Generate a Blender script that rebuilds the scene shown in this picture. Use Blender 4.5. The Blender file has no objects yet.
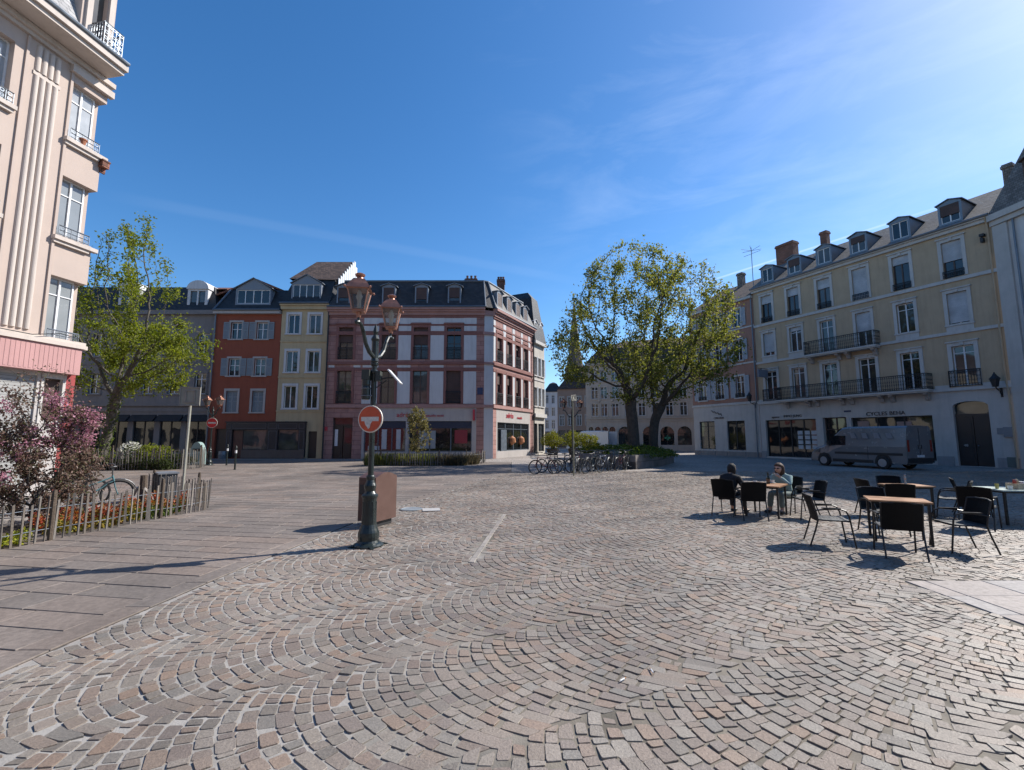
import bpy, math, random
import numpy as np
from mathutils import Vector, Matrix
R = math.radians
sc = bpy.context.scene
COL = sc.collection
rnd = random.Random(7)

# ------------------------------------------------------------------ mesh helpers
class MB:
    """collects geometry in one local frame and becomes ONE mesh object"""
    def __init__(self, F=None):
        self.v = []; self.f = []; self.F = F
    def add(self, pts, faces):
        b = len(self.v)
        if self.F is not None:
            pts = [self.F @ Vector(p) for p in pts]
        self.v += [tuple(p) for p in pts]
        self.f += [tuple(i + b for i in q) for q in faces]
    def quad(self, a, b, c, d): self.add([a, b, c, d], [(0, 1, 2, 3)])
    def box(self, x0, x1, y0, y1, z0, z1):
        self.add([(x0,y0,z0),(x1,y0,z0),(x1,y1,z0),(x0,y1,z0),(x0,y0,z1),(x1,y0,z1),(x1,y1,z1),(x0,y1,z1)],
                 [(3,2,1,0),(4,5,6,7),(0,1,5,4),(1,2,6,5),(2,3,7,6),(3,0,4,7)])
    def hexa(self, p):
        self.add(p, [(3,2,1,0),(4,5,6,7),(0,1,5,4),(1,2,6,5),(2,3,7,6),(3,0,4,7)])
    def prism(self, poly, z0, z1):
        n = len(poly)
        self.add([(x,y,z0) for x,y in poly] + [(x,y,z1) for x,y in poly],
                 [tuple(range(n))[::-1], tuple(range(n,2*n))] + [(i,(i+1)%n,n+(i+1)%n,n+i) for i in range(n)])
    def xz(self, poly, y0, y1):
        n = len(poly)
        self.add([(x,y0,z) for x,z in poly] + [(x,y1,z) for x,z in poly],
                 [tuple(range(n)), tuple(range(n,2*n))[::-1]] + [(i,n+i,n+(i+1)%n,(i+1)%n) for i in range(n)])
    def yz(self, poly, x0, x1):
        n = len(poly)
        self.add([(x0,y,z) for y,z in poly] + [(x1,y,z) for y,z in poly],
                 [tuple(range(n)), tuple(range(n,2*n))[::-1]] + [(i,n+i,n+(i+1)%n,(i+1)%n) for i in range(n)])
    def tube(self, pts, r, n=8, cap=True):
        pts = [Vector(p) for p in pts]
        r = [float(q) for q in r] if isinstance(r, (list, tuple)) else [float(r)]*len(pts)
        vs = []; fs = []
        up = None
        for i, p in enumerate(pts):
            d = (pts[min(i+1,len(pts)-1)] - pts[max(i-1,0)]).normalized()
            if up is None:
                up = Vector((0,0,1)) if abs(d.z) < .9 else Vector((1,0,0))
            a = d.cross(up)
            if a.length < 1e-4: a = d.orthogonal()
            a.normalize(); b = d.cross(a); up = b.cross(d) if False else -(d.cross(a))
            up = a.cross(d)
            for k in range(n):
                t = 2*math.pi*k/n
                vs.append(p + r[i]*(math.cos(t)*a + math.sin(t)*b))
        for i in range(len(pts)-1):
            for k in range(n):
                fs.append((i*n+k, i*n+(k+1)%n, (i+1)*n+(k+1)%n, (i+1)*n+k))
        if cap:
            fs.append(tuple(range(n))[::-1]); fs.append(tuple((len(pts)-1)*n+k for k in range(n)))
        self.add(vs, fs)
    def lathe(self, prof, cx=0, cy=0, n=16, z=0):
        vs = []; fs = []
        for r, h in prof:
            for k in range(n):
                t = 2*math.pi*k/n
                vs.append((cx + r*math.cos(t), cy + r*math.sin(t), z + h))
        m = len(prof)
        for i in range(m-1):
            for k in range(n):
                fs.append((i*n+k, i*n+(k+1)%n, (i+1)*n+(k+1)%n, (i+1)*n+k))
        fs.append(tuple(range(n))[::-1]); fs.append(tuple((m-1)*n+k for k in range(n)))
        self.add(vs, fs)
    def ring(self, c, rad, r, axis='y', n=20, m=6, a0=0, a1=2*math.pi):
        pts = []
        for i in range(n+1):
            t = a0 + (a1-a0)*i/n
            a, b = rad*math.cos(t), rad*math.sin(t)
            pts.append((c[0]+a, c[1], c[2]+b) if axis == 'y' else ((c[0], c[1]+a, c[2]+b) if axis == 'x' else (c[0]+a, c[1]+b, c[2])))
        self.tube(pts, r, m, cap=False)
    def ball(self, c, rx, ry=None, rz=None, n=12, m=8):
        ry = ry or rx; rz = rz or rx
        vs = []; fs = []
        for j in range(m+1):
            p = math.pi*j/m
            for k in range(n):
                t = 2*math.pi*k/n
                vs.append((c[0]+rx*math.sin(p)*math.cos(t), c[1]+ry*math.sin(p)*math.sin(t), c[2]+rz*math.cos(p)))
        for j in range(m):
            for k in range(n):
                fs.append((j*n+k, (j+1)*n+k, (j+1)*n+(k+1)%n, j*n+(k+1)%n))
        self.add(vs, fs)
    def wall(self, x0, x1, z0, z1, holes, y=0, dep=.22):
        """wall face at y with rectangular (x0,x1,z0,z1[,rise]) openings and their reveals; rise > 0 arches the head"""
        xs = sorted({x0, x1, *[h[0] for h in holes], *[h[1] for h in holes]})
        zs = sorted({z0, z1, *[h[2] for h in holes], *[h[3] for h in holes]})
        xs = [x for x in xs if x0 <= x <= x1]; zs = [z for z in zs if z0 <= z <= z1]
        for i in range(len(xs)-1):
            for j in range(len(zs)-1):
                cx, cz = (xs[i]+xs[i+1])/2, (zs[j]+zs[j+1])/2
                if any(h[0] < cx < h[1] and h[2] < cz < h[3] for h in holes): continue
                self.quad((xs[i],y,zs[j]),(xs[i+1],y,zs[j]),(xs[i+1],y,zs[j+1]),(xs[i],y,zs[j+1]))
        for h in holes:
            a, b, c, d = h[:4]; yy = y + dep
            rise = h[4] if len(h) > 4 else 0
            sp = d - rise
            self.quad((a,y,c),(a,yy,c),(a,yy,sp),(a,y,sp)); self.quad((b,y,c),(b,y,sp),(b,yy,sp),(b,yy,c))
            self.quad((a,y,c),(b,y,c),(b,yy,c),(a,yy,c))
            if rise <= 0:
                self.quad((a,y,d),(a,yy,d),(b,yy,d),(b,y,d))
            else:
                n = 12; w = (b-a)/2; m = (a+b)/2
                P = [(m - w*math.cos(math.pi*k/n), sp + rise*math.sin(math.pi*k/n)) for k in range(n+1)]
                for k in range(n):
                    (xa,za),(xb,zb) = P[k], P[k+1]
                    self.quad((xa,y,za),(xb,y,zb),(xb,y,d),(xa,y,d))
                    self.quad((xa,y,za),(xa,yy,za),(xb,yy,zb),(xb,y,zb))

def obj(name, mb, m, parent=None, loc=None, rz=None, smooth=False):
    me = bpy.data.meshes.new(name)
    me.from_pydata(mb.v, [], mb.f)
    if smooth: me.polygons.foreach_set('use_smooth', [True]*len(me.polygons))
    me.update()
    me.materials.append(m)
    o = bpy.data.objects.new(name, me); COL.objects.link(o)
    if parent is not None: o.parent = parent
    if loc is not None: o.location = loc
    if rz is not None: o.rotation_euler = (0,0,rz)
    return o

def np_obj(name, v, q, m, parent=None, smooth=False):
    """v: (N,3) array; q: (M,4) array of quads"""
    me = bpy.data.meshes.new(name)
    v = np.asarray(v, np.float32); q = np.asarray(q, np.int32)
    me.vertices.add(len(v)); me.vertices.foreach_set('co', v.ravel())
    k = q.shape[1]
    me.loops.add(q.size); me.loops.foreach_set('vertex_index', q.ravel())
    me.polygons.add(len(q))
    me.polygons.foreach_set('loop_start', np.arange(0, q.size, k, dtype=np.int32))
    me.polygons.foreach_set('use_smooth', np.full(len(q), smooth, bool))
    me.update(calc_edges=True); me.validate()
    me.materials.append(m)
    o = bpy.data.objects.new(name, me); COL.objects.link(o)
    if parent is not None: o.parent = parent
    return o

def tag(o, label, cat=None, group=None, kind=None):
    if label: o['label'] = label
    if cat: o['category'] = cat
    if group: o['group'] = group
    if kind: o['kind'] = kind
    return o

def thing(name, label, cat, loc=(0,0,0), rz=0, group=None):
    o = bpy.data.objects.new(name, None); COL.objects.link(o)
    o.empty_display_size = .2
    o.location = loc; o.rotation_euler = (0,0,rz)
    return tag(o, label, cat, group)

def structure(o):
    o['kind'] = 'structure'; return o

def dup(root, loc, rz, label):
    r = root.copy(); COL.objects.link(r); r.location = loc; r.rotation_euler = (0,0,rz); r['label'] = label
    for ch in list(root.children):
        c = ch.copy(); COL.objects.link(c); c.parent = r
        for g in list(ch.children):
            d = g.copy(); COL.objects.link(d); d.parent = c
    return r

def text(name, s, size, m, parent, x, y, z, rz=0, extrude=.012, align='LEFT', xscale=1.0):
    cu = bpy.data.curves.new(name, 'FONT'); cu.body = s; cu.size = size; cu.extrude = extrude; cu.align_x = align
    t = bpy.data.objects.new(name, cu); COL.objects.link(t)
    me = bpy.data.meshes.new_from_object(t.evaluated_get(bpy.context.evaluated_depsgraph_get()))
    bpy.data.objects.remove(t)
    me.materials.clear(); me.materials.append(m)
    o = bpy.data.objects.new(name, me); COL.objects.link(o); o.parent = parent
    o.location = (x, y, z); o.rotation_euler = (R(90), 0, rz); o.scale = (xscale, 1, 1)
    return o

# ------------------------------------------------------------------ materials
def nmat(name):
    m = bpy.data.materials.new(name); m.use_nodes = True
    nt = m.node_tree; b = nt.nodes['Principled BSDF']
    return m, nt, b
def N(nt, t, **kw):
    n = nt.nodes.new(t)
    for k, v in kw.items():
        if k in n.inputs: n.inputs[k].default_value = v
        else: setattr(n, k, v)
    return n
def rgb(c): return (c[0], c[1], c[2], 1)
def ramp(nt, stops, interp='LINEAR'):
    n = nt.nodes.new('ShaderNodeValToRGB'); cr = n.color_ramp; cr.interpolation = interp
    while len(cr.elements) < len(stops): cr.elements.new(.5)
    for e, (p, c) in zip(cr.elements, stops):
        e.position = p; e.color = rgb(c) if not isinstance(c, (int,float)) else (c,c,c,1)
    return n
def mix(nt, fac, a, b, blend='MIX'):
    n = nt.nodes.new('ShaderNodeMix'); n.data_type = 'RGBA'; n.blend_type = blend
    for key, val in ((0,fac),(6,a),(7,b)):
        if hasattr(val, 'is_linked') or hasattr(val, 'links'): nt.links.new(val, n.inputs[key])
        elif key == 0: n.inputs[0].default_value = val
        else: n.inputs[key].default_value = rgb(val)
    return n.outputs[2]

def plaster(name, col, rough=.85, var=.18, scale=1.2, bump=.15, fine=40, dirt=None):
    m, nt, b = nmat(name); L = nt.links.new
    tc = N(nt, 'ShaderNodeTexCoord')
    n1 = N(nt, 'ShaderNodeTexNoise', Scale=scale, Detail=6.0, Roughness=.65); L(tc.outputs['Object'], n1.inputs['Vector'])
    r1 = ramp(nt, [(.3, tuple(c*(1-var) for c in col)), (.7, tuple(min(1,c*(1+var*.5)) for c in col))]); L(n1.outputs['Fac'], r1.inputs[0])
    out = r1.outputs[0]
    # vertical rain streaks and soot, their own pattern
    mp = N(nt, 'ShaderNodeMapping'); mp.inputs['Scale'].default_value = (2.2, 2.2, .22); L(tc.outputs['Object'], mp.inputs['Vector'])
    n2 = N(nt, 'ShaderNodeTexNoise', Scale=1.6, Detail=5.0, Roughness=.7); L(mp.outputs[0], n2.inputs['Vector'])
    r2 = ramp(nt, [(.48, 0.0), (.78, .48)]); L(n2.outputs['Fac'], r2.inputs[0])
    d = dirt or tuple(c*.55 for c in col)
    out = mix(nt, r2.outputs[0], out, d)
    L(out, b.inputs['Base Color'])
    b.inputs['Roughness'].default_value = rough
    n3 = N(nt, 'ShaderNodeTexNoise', Scale=fine, Detail=4.0); L(tc.outputs['Object'], n3.inputs['Vector'])
    bp = N(nt, 'ShaderNodeBump', Strength=bump, Distance=.02); L(n3.outputs['Fac'], bp.inputs['Height']); L(bp.outputs[0], b.inputs['Normal'])
    return m

def paint(name, col, rough=.45, metal=0.0, var=.08, scale=6, bump=.03, spec=.5):
    m, nt, b = nmat(name); L = nt.links.new
    tc = N(nt, 'ShaderNodeTexCoord')
    n1 = N(nt, 'ShaderNodeTexNoise', Scale=scale, Detail=5.0, Roughness=.6); L(tc.outputs['Object'], n1.inputs['Vector'])
    r1 = ramp(nt, [(.3, tuple(c*(1-var) for c in col)), (.7, tuple(min(1,c*(1+var)) for c in col))]); L(n1.outputs['Fac'], r1.inputs[0])
    L(r1.outputs[0], b.inputs['Base Color'])
    r2 = ramp(nt, [(.3, max(0,rough-.1)), (.7, min(1,rough+.12))]); L(n1.outputs['Fac'], r2.inputs[0]); L(r2.outputs[0], b.inputs['Roughness'])
    b.inputs['Metallic'].default_value = metal
    b.inputs['Specular IOR Level'].default_value = spec
    if bump:
        n3 = N(nt, 'ShaderNodeTexNoise', Scale=scale*8, Detail=3.0); L(tc.outputs['Object'], n3.inputs['Vector'])
        bp = N(nt, 'ShaderNodeBump', Strength=bump, Distance=.01); L(n3.outputs['Fac'], bp.inputs['Height']); L(bp.outputs[0], b.inputs['Normal'])
    return m

def courses(name, col, bw, bh, mortar, mcol, var=.25, rough=.8, bump=.5, axes='xz', msmooth=.1):
    """brick / slate / tile coursing in the plane of the surface"""
    m, nt, b = nmat(name); L = nt.links.new
    tc = N(nt, 'ShaderNodeTexCoord'); sp = N(nt, 'ShaderNodeSeparateXYZ'); L(tc.outputs['Object'], sp.inputs[0])
    ad = N(nt, 'ShaderNodeMath', operation='ADD'); L(sp.outputs['X'], ad.inputs[0]); L(sp.outputs['Y'], ad.inputs[1])
    cb = N(nt, 'ShaderNodeCombineXYZ'); L(ad.outputs[0] if axes == 'xz' else sp.outputs['X'], cb.inputs['X']); L(sp.outputs['Z'], cb.inputs['Y'])
    bt = N(nt, 'ShaderNodeTexBrick'); L(cb.outputs[0], bt.inputs['Vector'])
    bt.inputs['Scale'].default_value = 1; bt.inputs['Brick Width'].default_value = bw; bt.inputs['Row Height'].default_value = bh
    bt.inputs['Mortar Size'].default_value = mortar; bt.inputs['Mortar Smooth'].default_value = msmooth
    bt.inputs['Color1'].default_value = rgb(tuple(c*(1-var) for c in col)); bt.inputs['Color2'].default_value = rgb(tuple(min(1,c*(1+var)) for c in col))
    bt.inputs['Mortar'].default_value = rgb(mcol)
    n1 = N(nt, 'ShaderNodeTexNoise', Scale=1.5, Detail=6.0); L(tc.outputs['Object'], n1.inputs['Vector'])
    r1 = ramp(nt, [(.35, .75), (.7, 1.1)]); L(n1.outputs['Fac'], r1.inputs[0])
    L(mix(nt, 1.0, bt.outputs['Color'], r1.outputs[0], 'MULTIPLY'), b.inputs['Base Color'])
    b.inputs['Roughness'].default_value = rough
    inv = N(nt, 'ShaderNodeMath', operation='SUBTRACT'); inv.inputs[0].default_value = 1; L(bt.outputs['Fac'], inv.inputs[1])
    bp = N(nt, 'ShaderNodeBump', Strength=bump, Distance=.03); L(inv.outputs[0], bp.inputs['Height']); L(bp.outputs[0], b.inputs['Normal'])
    return m

def leafmat(name, cols, trans=.45, rough=.55):
    """leaves: colour differs leaf by leaf, part of the light passes through"""
    m, nt, b = nmat(name); L = nt.links.new
    g = N(nt, 'ShaderNodeNewGeometry')
    n = len(cols)
    cr = ramp(nt, [(i/max(1,n-1), c) for i, c in enumerate(cols)]); L(g.outputs['Random Per Island'], cr.inputs[0])
    L(cr.outputs[0], b.inputs['Base Color']); b.inputs['Roughness'].default_value = rough
    b.inputs['Specular IOR Level'].default_value = .3
    tr = N(nt, 'ShaderNodeBsdfTranslucent')
    hs = N(nt, 'ShaderNodeHueSaturation', Value=1.5, Saturation=1.1); L(cr.outputs[0], hs.inputs['Color']); L(hs.outputs[0], tr.inputs['Color'])
    ms = N(nt, 'ShaderNodeMixShader'); ms.inputs[0].default_value = trans
    L(b.outputs[0], ms.inputs[1]); L(tr.outputs[0], ms.inputs[2])
    L(ms.outputs[0], nt.nodes['Material Output'].inputs['Surface'])
    return m

def islandmat(name, cols, rough=.8, bump=.5, fine=60, spec=.4, gscale=.5, gvar=(.75,1.15)):
    """stones / boards: every loose piece its own colour, grain and wear on top"""
    m, nt, b = nmat(name); L = nt.links.new
    g = N(nt, 'ShaderNodeNewGeometry'); tc = N(nt, 'ShaderNodeTexCoord')
    n = len(cols)
    cr = ramp(nt, [(i/max(1,n-1), c) for i, c in enumerate(cols)]); L(g.outputs['Random Per Island'], cr.inputs[0])
    n1 = N(nt, 'ShaderNodeTexNoise', Scale=fine, Detail=5.0, Roughness=.7); L(tc.outputs['Object'], n1.inputs['Vector'])
    r1 = ramp(nt, [(.3, .7), (.7, 1.2)]); L(n1.outputs['Fac'], r1.inputs[0])
    c1 = mix(nt, 1.0, cr.outputs[0], r1.outputs[0], 'MULTIPLY')
    n2 = N(nt, 'ShaderNodeTexNoise', Scale=gscale, Detail=4.0); L(tc.outputs['Object'], n2.inputs['Vector'])
    r2 = ramp(nt, [(.35, gvar[0]), (.68, gvar[1])]); L(n2.outputs['Fac'], r2.inputs[0])
    L(mix(nt, 1.0, c1, r2.outputs[0], 'MULTIPLY'), b.inputs['Base Color'])
    b.inputs['Roughness'].default_value = rough; b.inputs['Specular IOR Level'].default_value = spec
    bp = N(nt, 'ShaderNodeBump', Strength=bump, Distance=.006); L(n1.outputs['Fac'], bp.inputs['Height']); L(bp.outputs[0], b.inputs['Normal'])
    return m

def glassmat(name, dark=(.012,.015,.018), light=(.09,.09,.085), rough=.03):
    """window glass seen from outside: dark room or pale curtain behind, sharp reflection"""
    m, nt, b = nmat(name); L = nt.links.new
    oi = N(nt, 'ShaderNodeObjectInfo'); tc = N(nt, 'ShaderNodeTexCoord')
    n1 = N(nt, 'ShaderNodeTexNoise', Scale=1.3, Detail=3.0); L(tc.outputs['Object'], n1.inputs['Vector'])
    ad = N(nt, 'ShaderNodeMath', operation='MULTIPLY'); L(oi.outputs['Random'], ad.inputs[0]); L(n1.outputs['Fac'], ad.inputs[1])
    cr = ramp(nt, [(.1, dark), (.55, light)]); L(ad.outputs[0], cr.inputs[0]); L(cr.outputs[0], b.inputs['Base Color'])
    b.inputs['Roughness'].default_value = rough; b.inputs['Specular IOR Level'].default_value = .7
    n2 = N(nt, 'ShaderNodeTexNoise', Scale=1.1, Detail=1.0); L(tc.outputs['Object'], n2.inputs['Vector'])
    bp = N(nt, 'ShaderNodeBump', Strength=.12, Distance=.05); L(n2.outputs['Fac'], bp.inputs['Height']); L(bp.outputs[0], b.inputs['Normal'])
    return m

M = {}
M['glass'] = glassmat('window_glass')
M['curtain'] = glassmat('curtain_sky_glass', (.22,.24,.25), (.50,.52,.54))  # white curtain and bright sky reflection, both painted into the base colour
M['shopglass'] = glassmat('shop_glass', (.010,.012,.014), (.035,.04,.042))
M['whitewood'] = paint('white_window_wood', (.66,.67,.68), .5)
M['brownwood'] = paint('brown_window_wood', (.075,.045,.033), .5)
M['darkwood'] = paint('dark_door_wood', (.035,.026,.022), .45)
M['whitestone'] = plaster('pale_window_stone', (.50,.48,.45), .8, .12)
M['blind'] = courses('white_roller_blind', (.50,.51,.52), 4.0, .055, .006, (.22,.22,.23), .03, .55, .3)
M['brownblind'] = courses('brown_roller_blind', (.085,.042,.032), 4.0, .05, .006, (.03,.018,.015), .05, .6, .3)
M['iron'] = paint('black_iron', (.022,.024,.028), .5, .3)
M['zinc'] = paint('zinc_sheet', (.17,.195,.225), .45, .5, .15, 3)
M['lead'] = paint('grey_blue_zinc', (.10,.125,.155), .5, .3, .15, 3)
M['bluezinc'] = paint('blue_grey_boarding', (.17,.195,.23), .55)
M['slate'] = courses('dark_slate', (.024,.025,.028), .25, .14, .006, (.010,.010,.011), .3, .6, .4)
M['tile'] = courses('brown_clay_tile', (.105,.066,.05), .22, .17, .012, (.045,.03,.024), .35, .85, .8)
M['redtile'] = courses('red_clay_tile', (.19,.075,.045), .22, .17, .012, (.06,.03,.022), .35, .85, .8)
M['greytile'] = courses('weathered_roof_tile', (.185,.165,.15), .2, .15, .01, (.09,.08,.07), .25, .85, .8)
M['brick'] = courses('chimney_brick', (.20,.085,.06), .24, .075, .008, (.16,.14,.12), .25, .9, .6)
M['ochre'] = plaster('ochre_plaster', (.45,.34,.225), .9, .10)
M['white'] = plaster('white_plaster', (.48,.45,.415), .9, .12)
M['black'] = paint('matt_black', (.018,.018,.02), .55)
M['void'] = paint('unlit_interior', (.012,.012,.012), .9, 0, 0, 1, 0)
# ------------------------------------------------------------------ camera, sun, sky
PITCH = math.atan(52/455)
cam = bpy.data.cameras.new('camera'); co = bpy.data.objects.new('camera', cam); COL.objects.link(co)
cam.lens = 16; cam.sensor_width = 36; cam.clip_start = .05; cam.clip_end = 3000
co.location = (0,0,1.7); co.rotation_euler = (R(90)+PITCH, 0, 0)
sc.camera = co
SUN_EL, SUN_AZ = R(39.5), R(65)                    # azimuth from +Y towards +X
sd = Vector((math.sin(SUN_AZ)*math.cos(SUN_EL), math.cos(SUN_AZ)*math.cos(SUN_EL), math.sin(SUN_EL)))
su = bpy.data.lights.new('sun', 'SUN'); su.energy = 5.0; su.angle = R(.53); su.color = (1, .945, .87)
so = bpy.data.objects.new('sun', su); COL.objects.link(so); so.rotation_euler = sd.to_track_quat('Z','Y').to_euler()

w = bpy.data.worlds.new('World'); sc.world = w; w.use_nodes = True
nt = w.node_tree; L = nt.links.new
bg = nt.nodes['Background']
sky = N(nt, 'ShaderNodeTexSky', sky_type='NISHITA'); sky.sun_disc = False
sky.sun_elevation = SUN_EL; sky.sun_rotation = SUN_AZ; sky.altitude = 250; sky.air_density = 1.0; sky.dust_density = .45; sky.ozone_density = 3.5
tc = N(nt, 'ShaderNodeTexCoord')
def skydir(x, y):
    u, v = (x-512)/455, (385-y)/455; c, s = math.cos(PITCH), math.sin(PITCH)
    return Vector((u, c - v*s, s + v*c)).normalized()
# thin cirrus in one part of the sky and two contrails: bands along great circles
mp = N(nt, 'ShaderNodeMapping'); mp.inputs['Scale'].default_value = (2.2, 2.6, 9.0); mp.inputs['Rotation'].default_value = (R(12), R(-28), R(30)); L(tc.outputs['Generated'], mp.inputs[0])
n1 = N(nt, 'ShaderNodeTexNoise', Scale=1.6, Detail=9.0, Roughness=.62, Distortion=.6); L(mp.outputs[0], n1.inputs['Vector'])
r1 = ramp(nt, [(.44, 0.0), (.85, .16)]); L(n1.outputs['Fac'], r1.inputs[0])
n1b = N(nt, 'ShaderNodeVectorMath', operation='DOT_PRODUCT'); L(tc.outputs['Generated'], n1b.inputs[0]); n1b.inputs[1].default_value = tuple(skydir(850, 110))
r1b = ramp(nt, [(.80, 0.0), (.97, 1.0)]); L(n1b.outputs['Value'], r1b.inputs[0])
def band(n, width, soft, lim_dir, lim_cos, amount):
    dt = N(nt, 'ShaderNodeVectorMath', operation='DOT_PRODUCT'); L(tc.outputs['Generated'], dt.inputs[0]); dt.inputs[1].default_value = n
    ab = N(nt, 'ShaderNodeMath', operation='ABSOLUTE'); L(dt.outputs['Value'], ab.inputs[0])
    mr = N(nt, 'ShaderNodeMapRange', interpolation_type='SMOOTHSTEP'); L(ab.outputs[0], mr.inputs[0])
    mr.inputs[1].default_value = width; mr.inputs[2].default_value = width + soft; mr.inputs[3].default_value = amount; mr.inputs[4].default_value = 0
    d2 = N(nt, 'ShaderNodeVectorMath', operation='DOT_PRODUCT'); L(tc.outputs['Generated'], d2.inputs[0]); d2.inputs[1].default_value = lim_dir
    m2 = N(nt, 'ShaderNodeMapRange', interpolation_type='SMOOTHSTEP'); L(d2.outputs['Value'], m2.inputs[0])
    m2.inputs[1].default_value = lim_cos - .03; m2.inputs[2].default_value = lim_cos + .02
    mu = N(nt, 'ShaderNodeMath', operation='MULTIPLY'); L(mr.outputs[0], mu.inputs[0]); L(m2.outputs[0], mu.inputs[1])
    return mu.outputs[0]
def trail(a, b, width, soft, amount):
    A, B = skydir(*a), skydir(*b); mid = (A+B).normalized()
    return band(tuple(A.cross(B).normalized()), width, soft, tuple(mid), A.dot(mid), amount)
t1 = trail((700,284), (880,226), .0008, .0016, .24)
t2 = trail((150,203), (560,278), .003, .010, .022)
cl = N(nt, 'ShaderNodeMath', operation='MULTIPLY'); L(r1.outputs[0], cl.inputs[0]); L(r1b.outputs[0], cl.inputs[1])
a1 = N(nt, 'ShaderNodeMath', operation='ADD'); L(cl.outputs[0], a1.inputs[0]); L(t1, a1.inputs[1])
a2 = N(nt, 'ShaderNodeMath', operation='ADD'); L(a1.outputs[0], a2.inputs[0]); L(t2, a2.inputs[1]); a2.use_clamp = True
cm = N(nt, 'ShaderNodeMix', data_type='RGBA'); L(a2.outputs[0], cm.inputs[0]); hs = N(nt, 'ShaderNodeHueSaturation', Saturation=1.26, Hue=.501); L(sky.outputs[0], hs.inputs['Color']); L(hs.outputs[0], cm.inputs[6]); cm.inputs[7].default_value = (6.5, 7.3, 8.6, 1)
L(cm.outputs[2], bg.inputs['Color']); bg.inputs['Strength'].default_value = .120
vs = sc.view_settings; vs.view_transform = 'Standard'; vs.look = 'None'; vs.exposure = 0.62; vs.gamma = 1; vs.use_curve_mapping = False
sc.cycles.max_bounces = 6; sc.cycles.diffuse_bounces = 3; sc.cycles.glossy_bounces = 3; sc.cycles.transparent_max_bounces = 8
sc.cycles.use_denoising = True

# ------------------------------------------------------------------ ground
def groundmat():
    m, nt, b = nmat('paved_ground'); L = nt.links.new
    tc = N(nt, 'ShaderNodeTexCoord')
    v = N(nt, 'ShaderNodeTexVoronoi', Scale=8.0, Randomness=.55); L(tc.outputs['Object'], v.inputs['Vector'])
    s1 = N(nt, 'ShaderNodeSeparateColor'); L(v.outputs['Color'], s1.inputs[0])
    r1 = ramp(nt, [(0, (.23,.205,.185)), (.4, (.29,.26,.235)), (.7, (.33,.275,.24)), (1, (.36,.33,.30))]); L(s1.outputs[0], r1.inputs[0])
    v2 = N(nt, 'ShaderNodeTexVoronoi', Scale=8.0, Randomness=.55, feature='DISTANCE_TO_EDGE'); L(tc.outputs['Object'], v2.inputs['Vector'])
    r2 = ramp(nt, [(.03, .55), (.09, 1.0)]); L(v2.outputs['Distance'], r2.inputs[0])
    n1 = N(nt, 'ShaderNodeTexNoise', Scale=.22, Detail=6.0); L(tc.outputs['Object'], n1.inputs['Vector'])
    r3 = ramp(nt, [(.35, .8), (.68, 1.12)]); L(n1.outputs['Fac'], r3.inputs[0])
    L(mix(nt, 1.0, mix(nt, 1.0, r1.outputs[0], r2.outputs[0], 'MULTIPLY'), r3.outputs[0], 'MULTIPLY'), b.inputs['Base Color'])
    b.inputs['Roughness'].default_value = .8
    bp = N(nt, 'ShaderNodeBump', Strength=.5, Distance=.02); L(r2.outputs[0], bp.inputs['Height']); L(bp.outputs[0], b.inputs['Normal'])
    return m
mb = MB(); mb.quad((-700,-300,0),(700,-300,0),(700,900,0),(-700,900,0))
structure(obj('ground', mb, groundmat()))

EDGE = [(1.0,-3.75),(3.5,-3.68),(6,-3.5),(11,-2.9),(12.9,-2.4),(17.8,-1.2),(24,.2)]
ey = np.array([p[0] for p in EDGE]); ex = np.array([p[1] for p in EDGE])
XL = lambda y: np.interp(y, ey, ex)

def np_poly(name, v, polys, m):
    """polys: list of (M,k) index arrays"""
    me = bpy.data.meshes.new(name); v = np.asarray(v, np.float32)
    me.vertices.add(len(v)); me.vertices.foreach_set('co', v.ravel())
    loops = np.concatenate([q.ravel() for q in polys]).astype(np.int32)
    me.loops.add(len(loops)); me.loops.foreach_set('vertex_index', loops)
    st = []; s = 0
    for q in polys:
        st.append(s + np.arange(0, q.size, q.shape[1])); s += q.size
    st = np.concatenate(st).astype(np.int32)
    me.polygons.add(len(st)); me.polygons.foreach_set('loop_start', st)
    me.polygons.foreach_set('use_smooth', np.zeros(len(st), bool))
    me.update(calc_edges=True); me.validate(); me.materials.append(m)
    o = bpy.data.objects.new(name, me); COL.objects.link(o); return o

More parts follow.
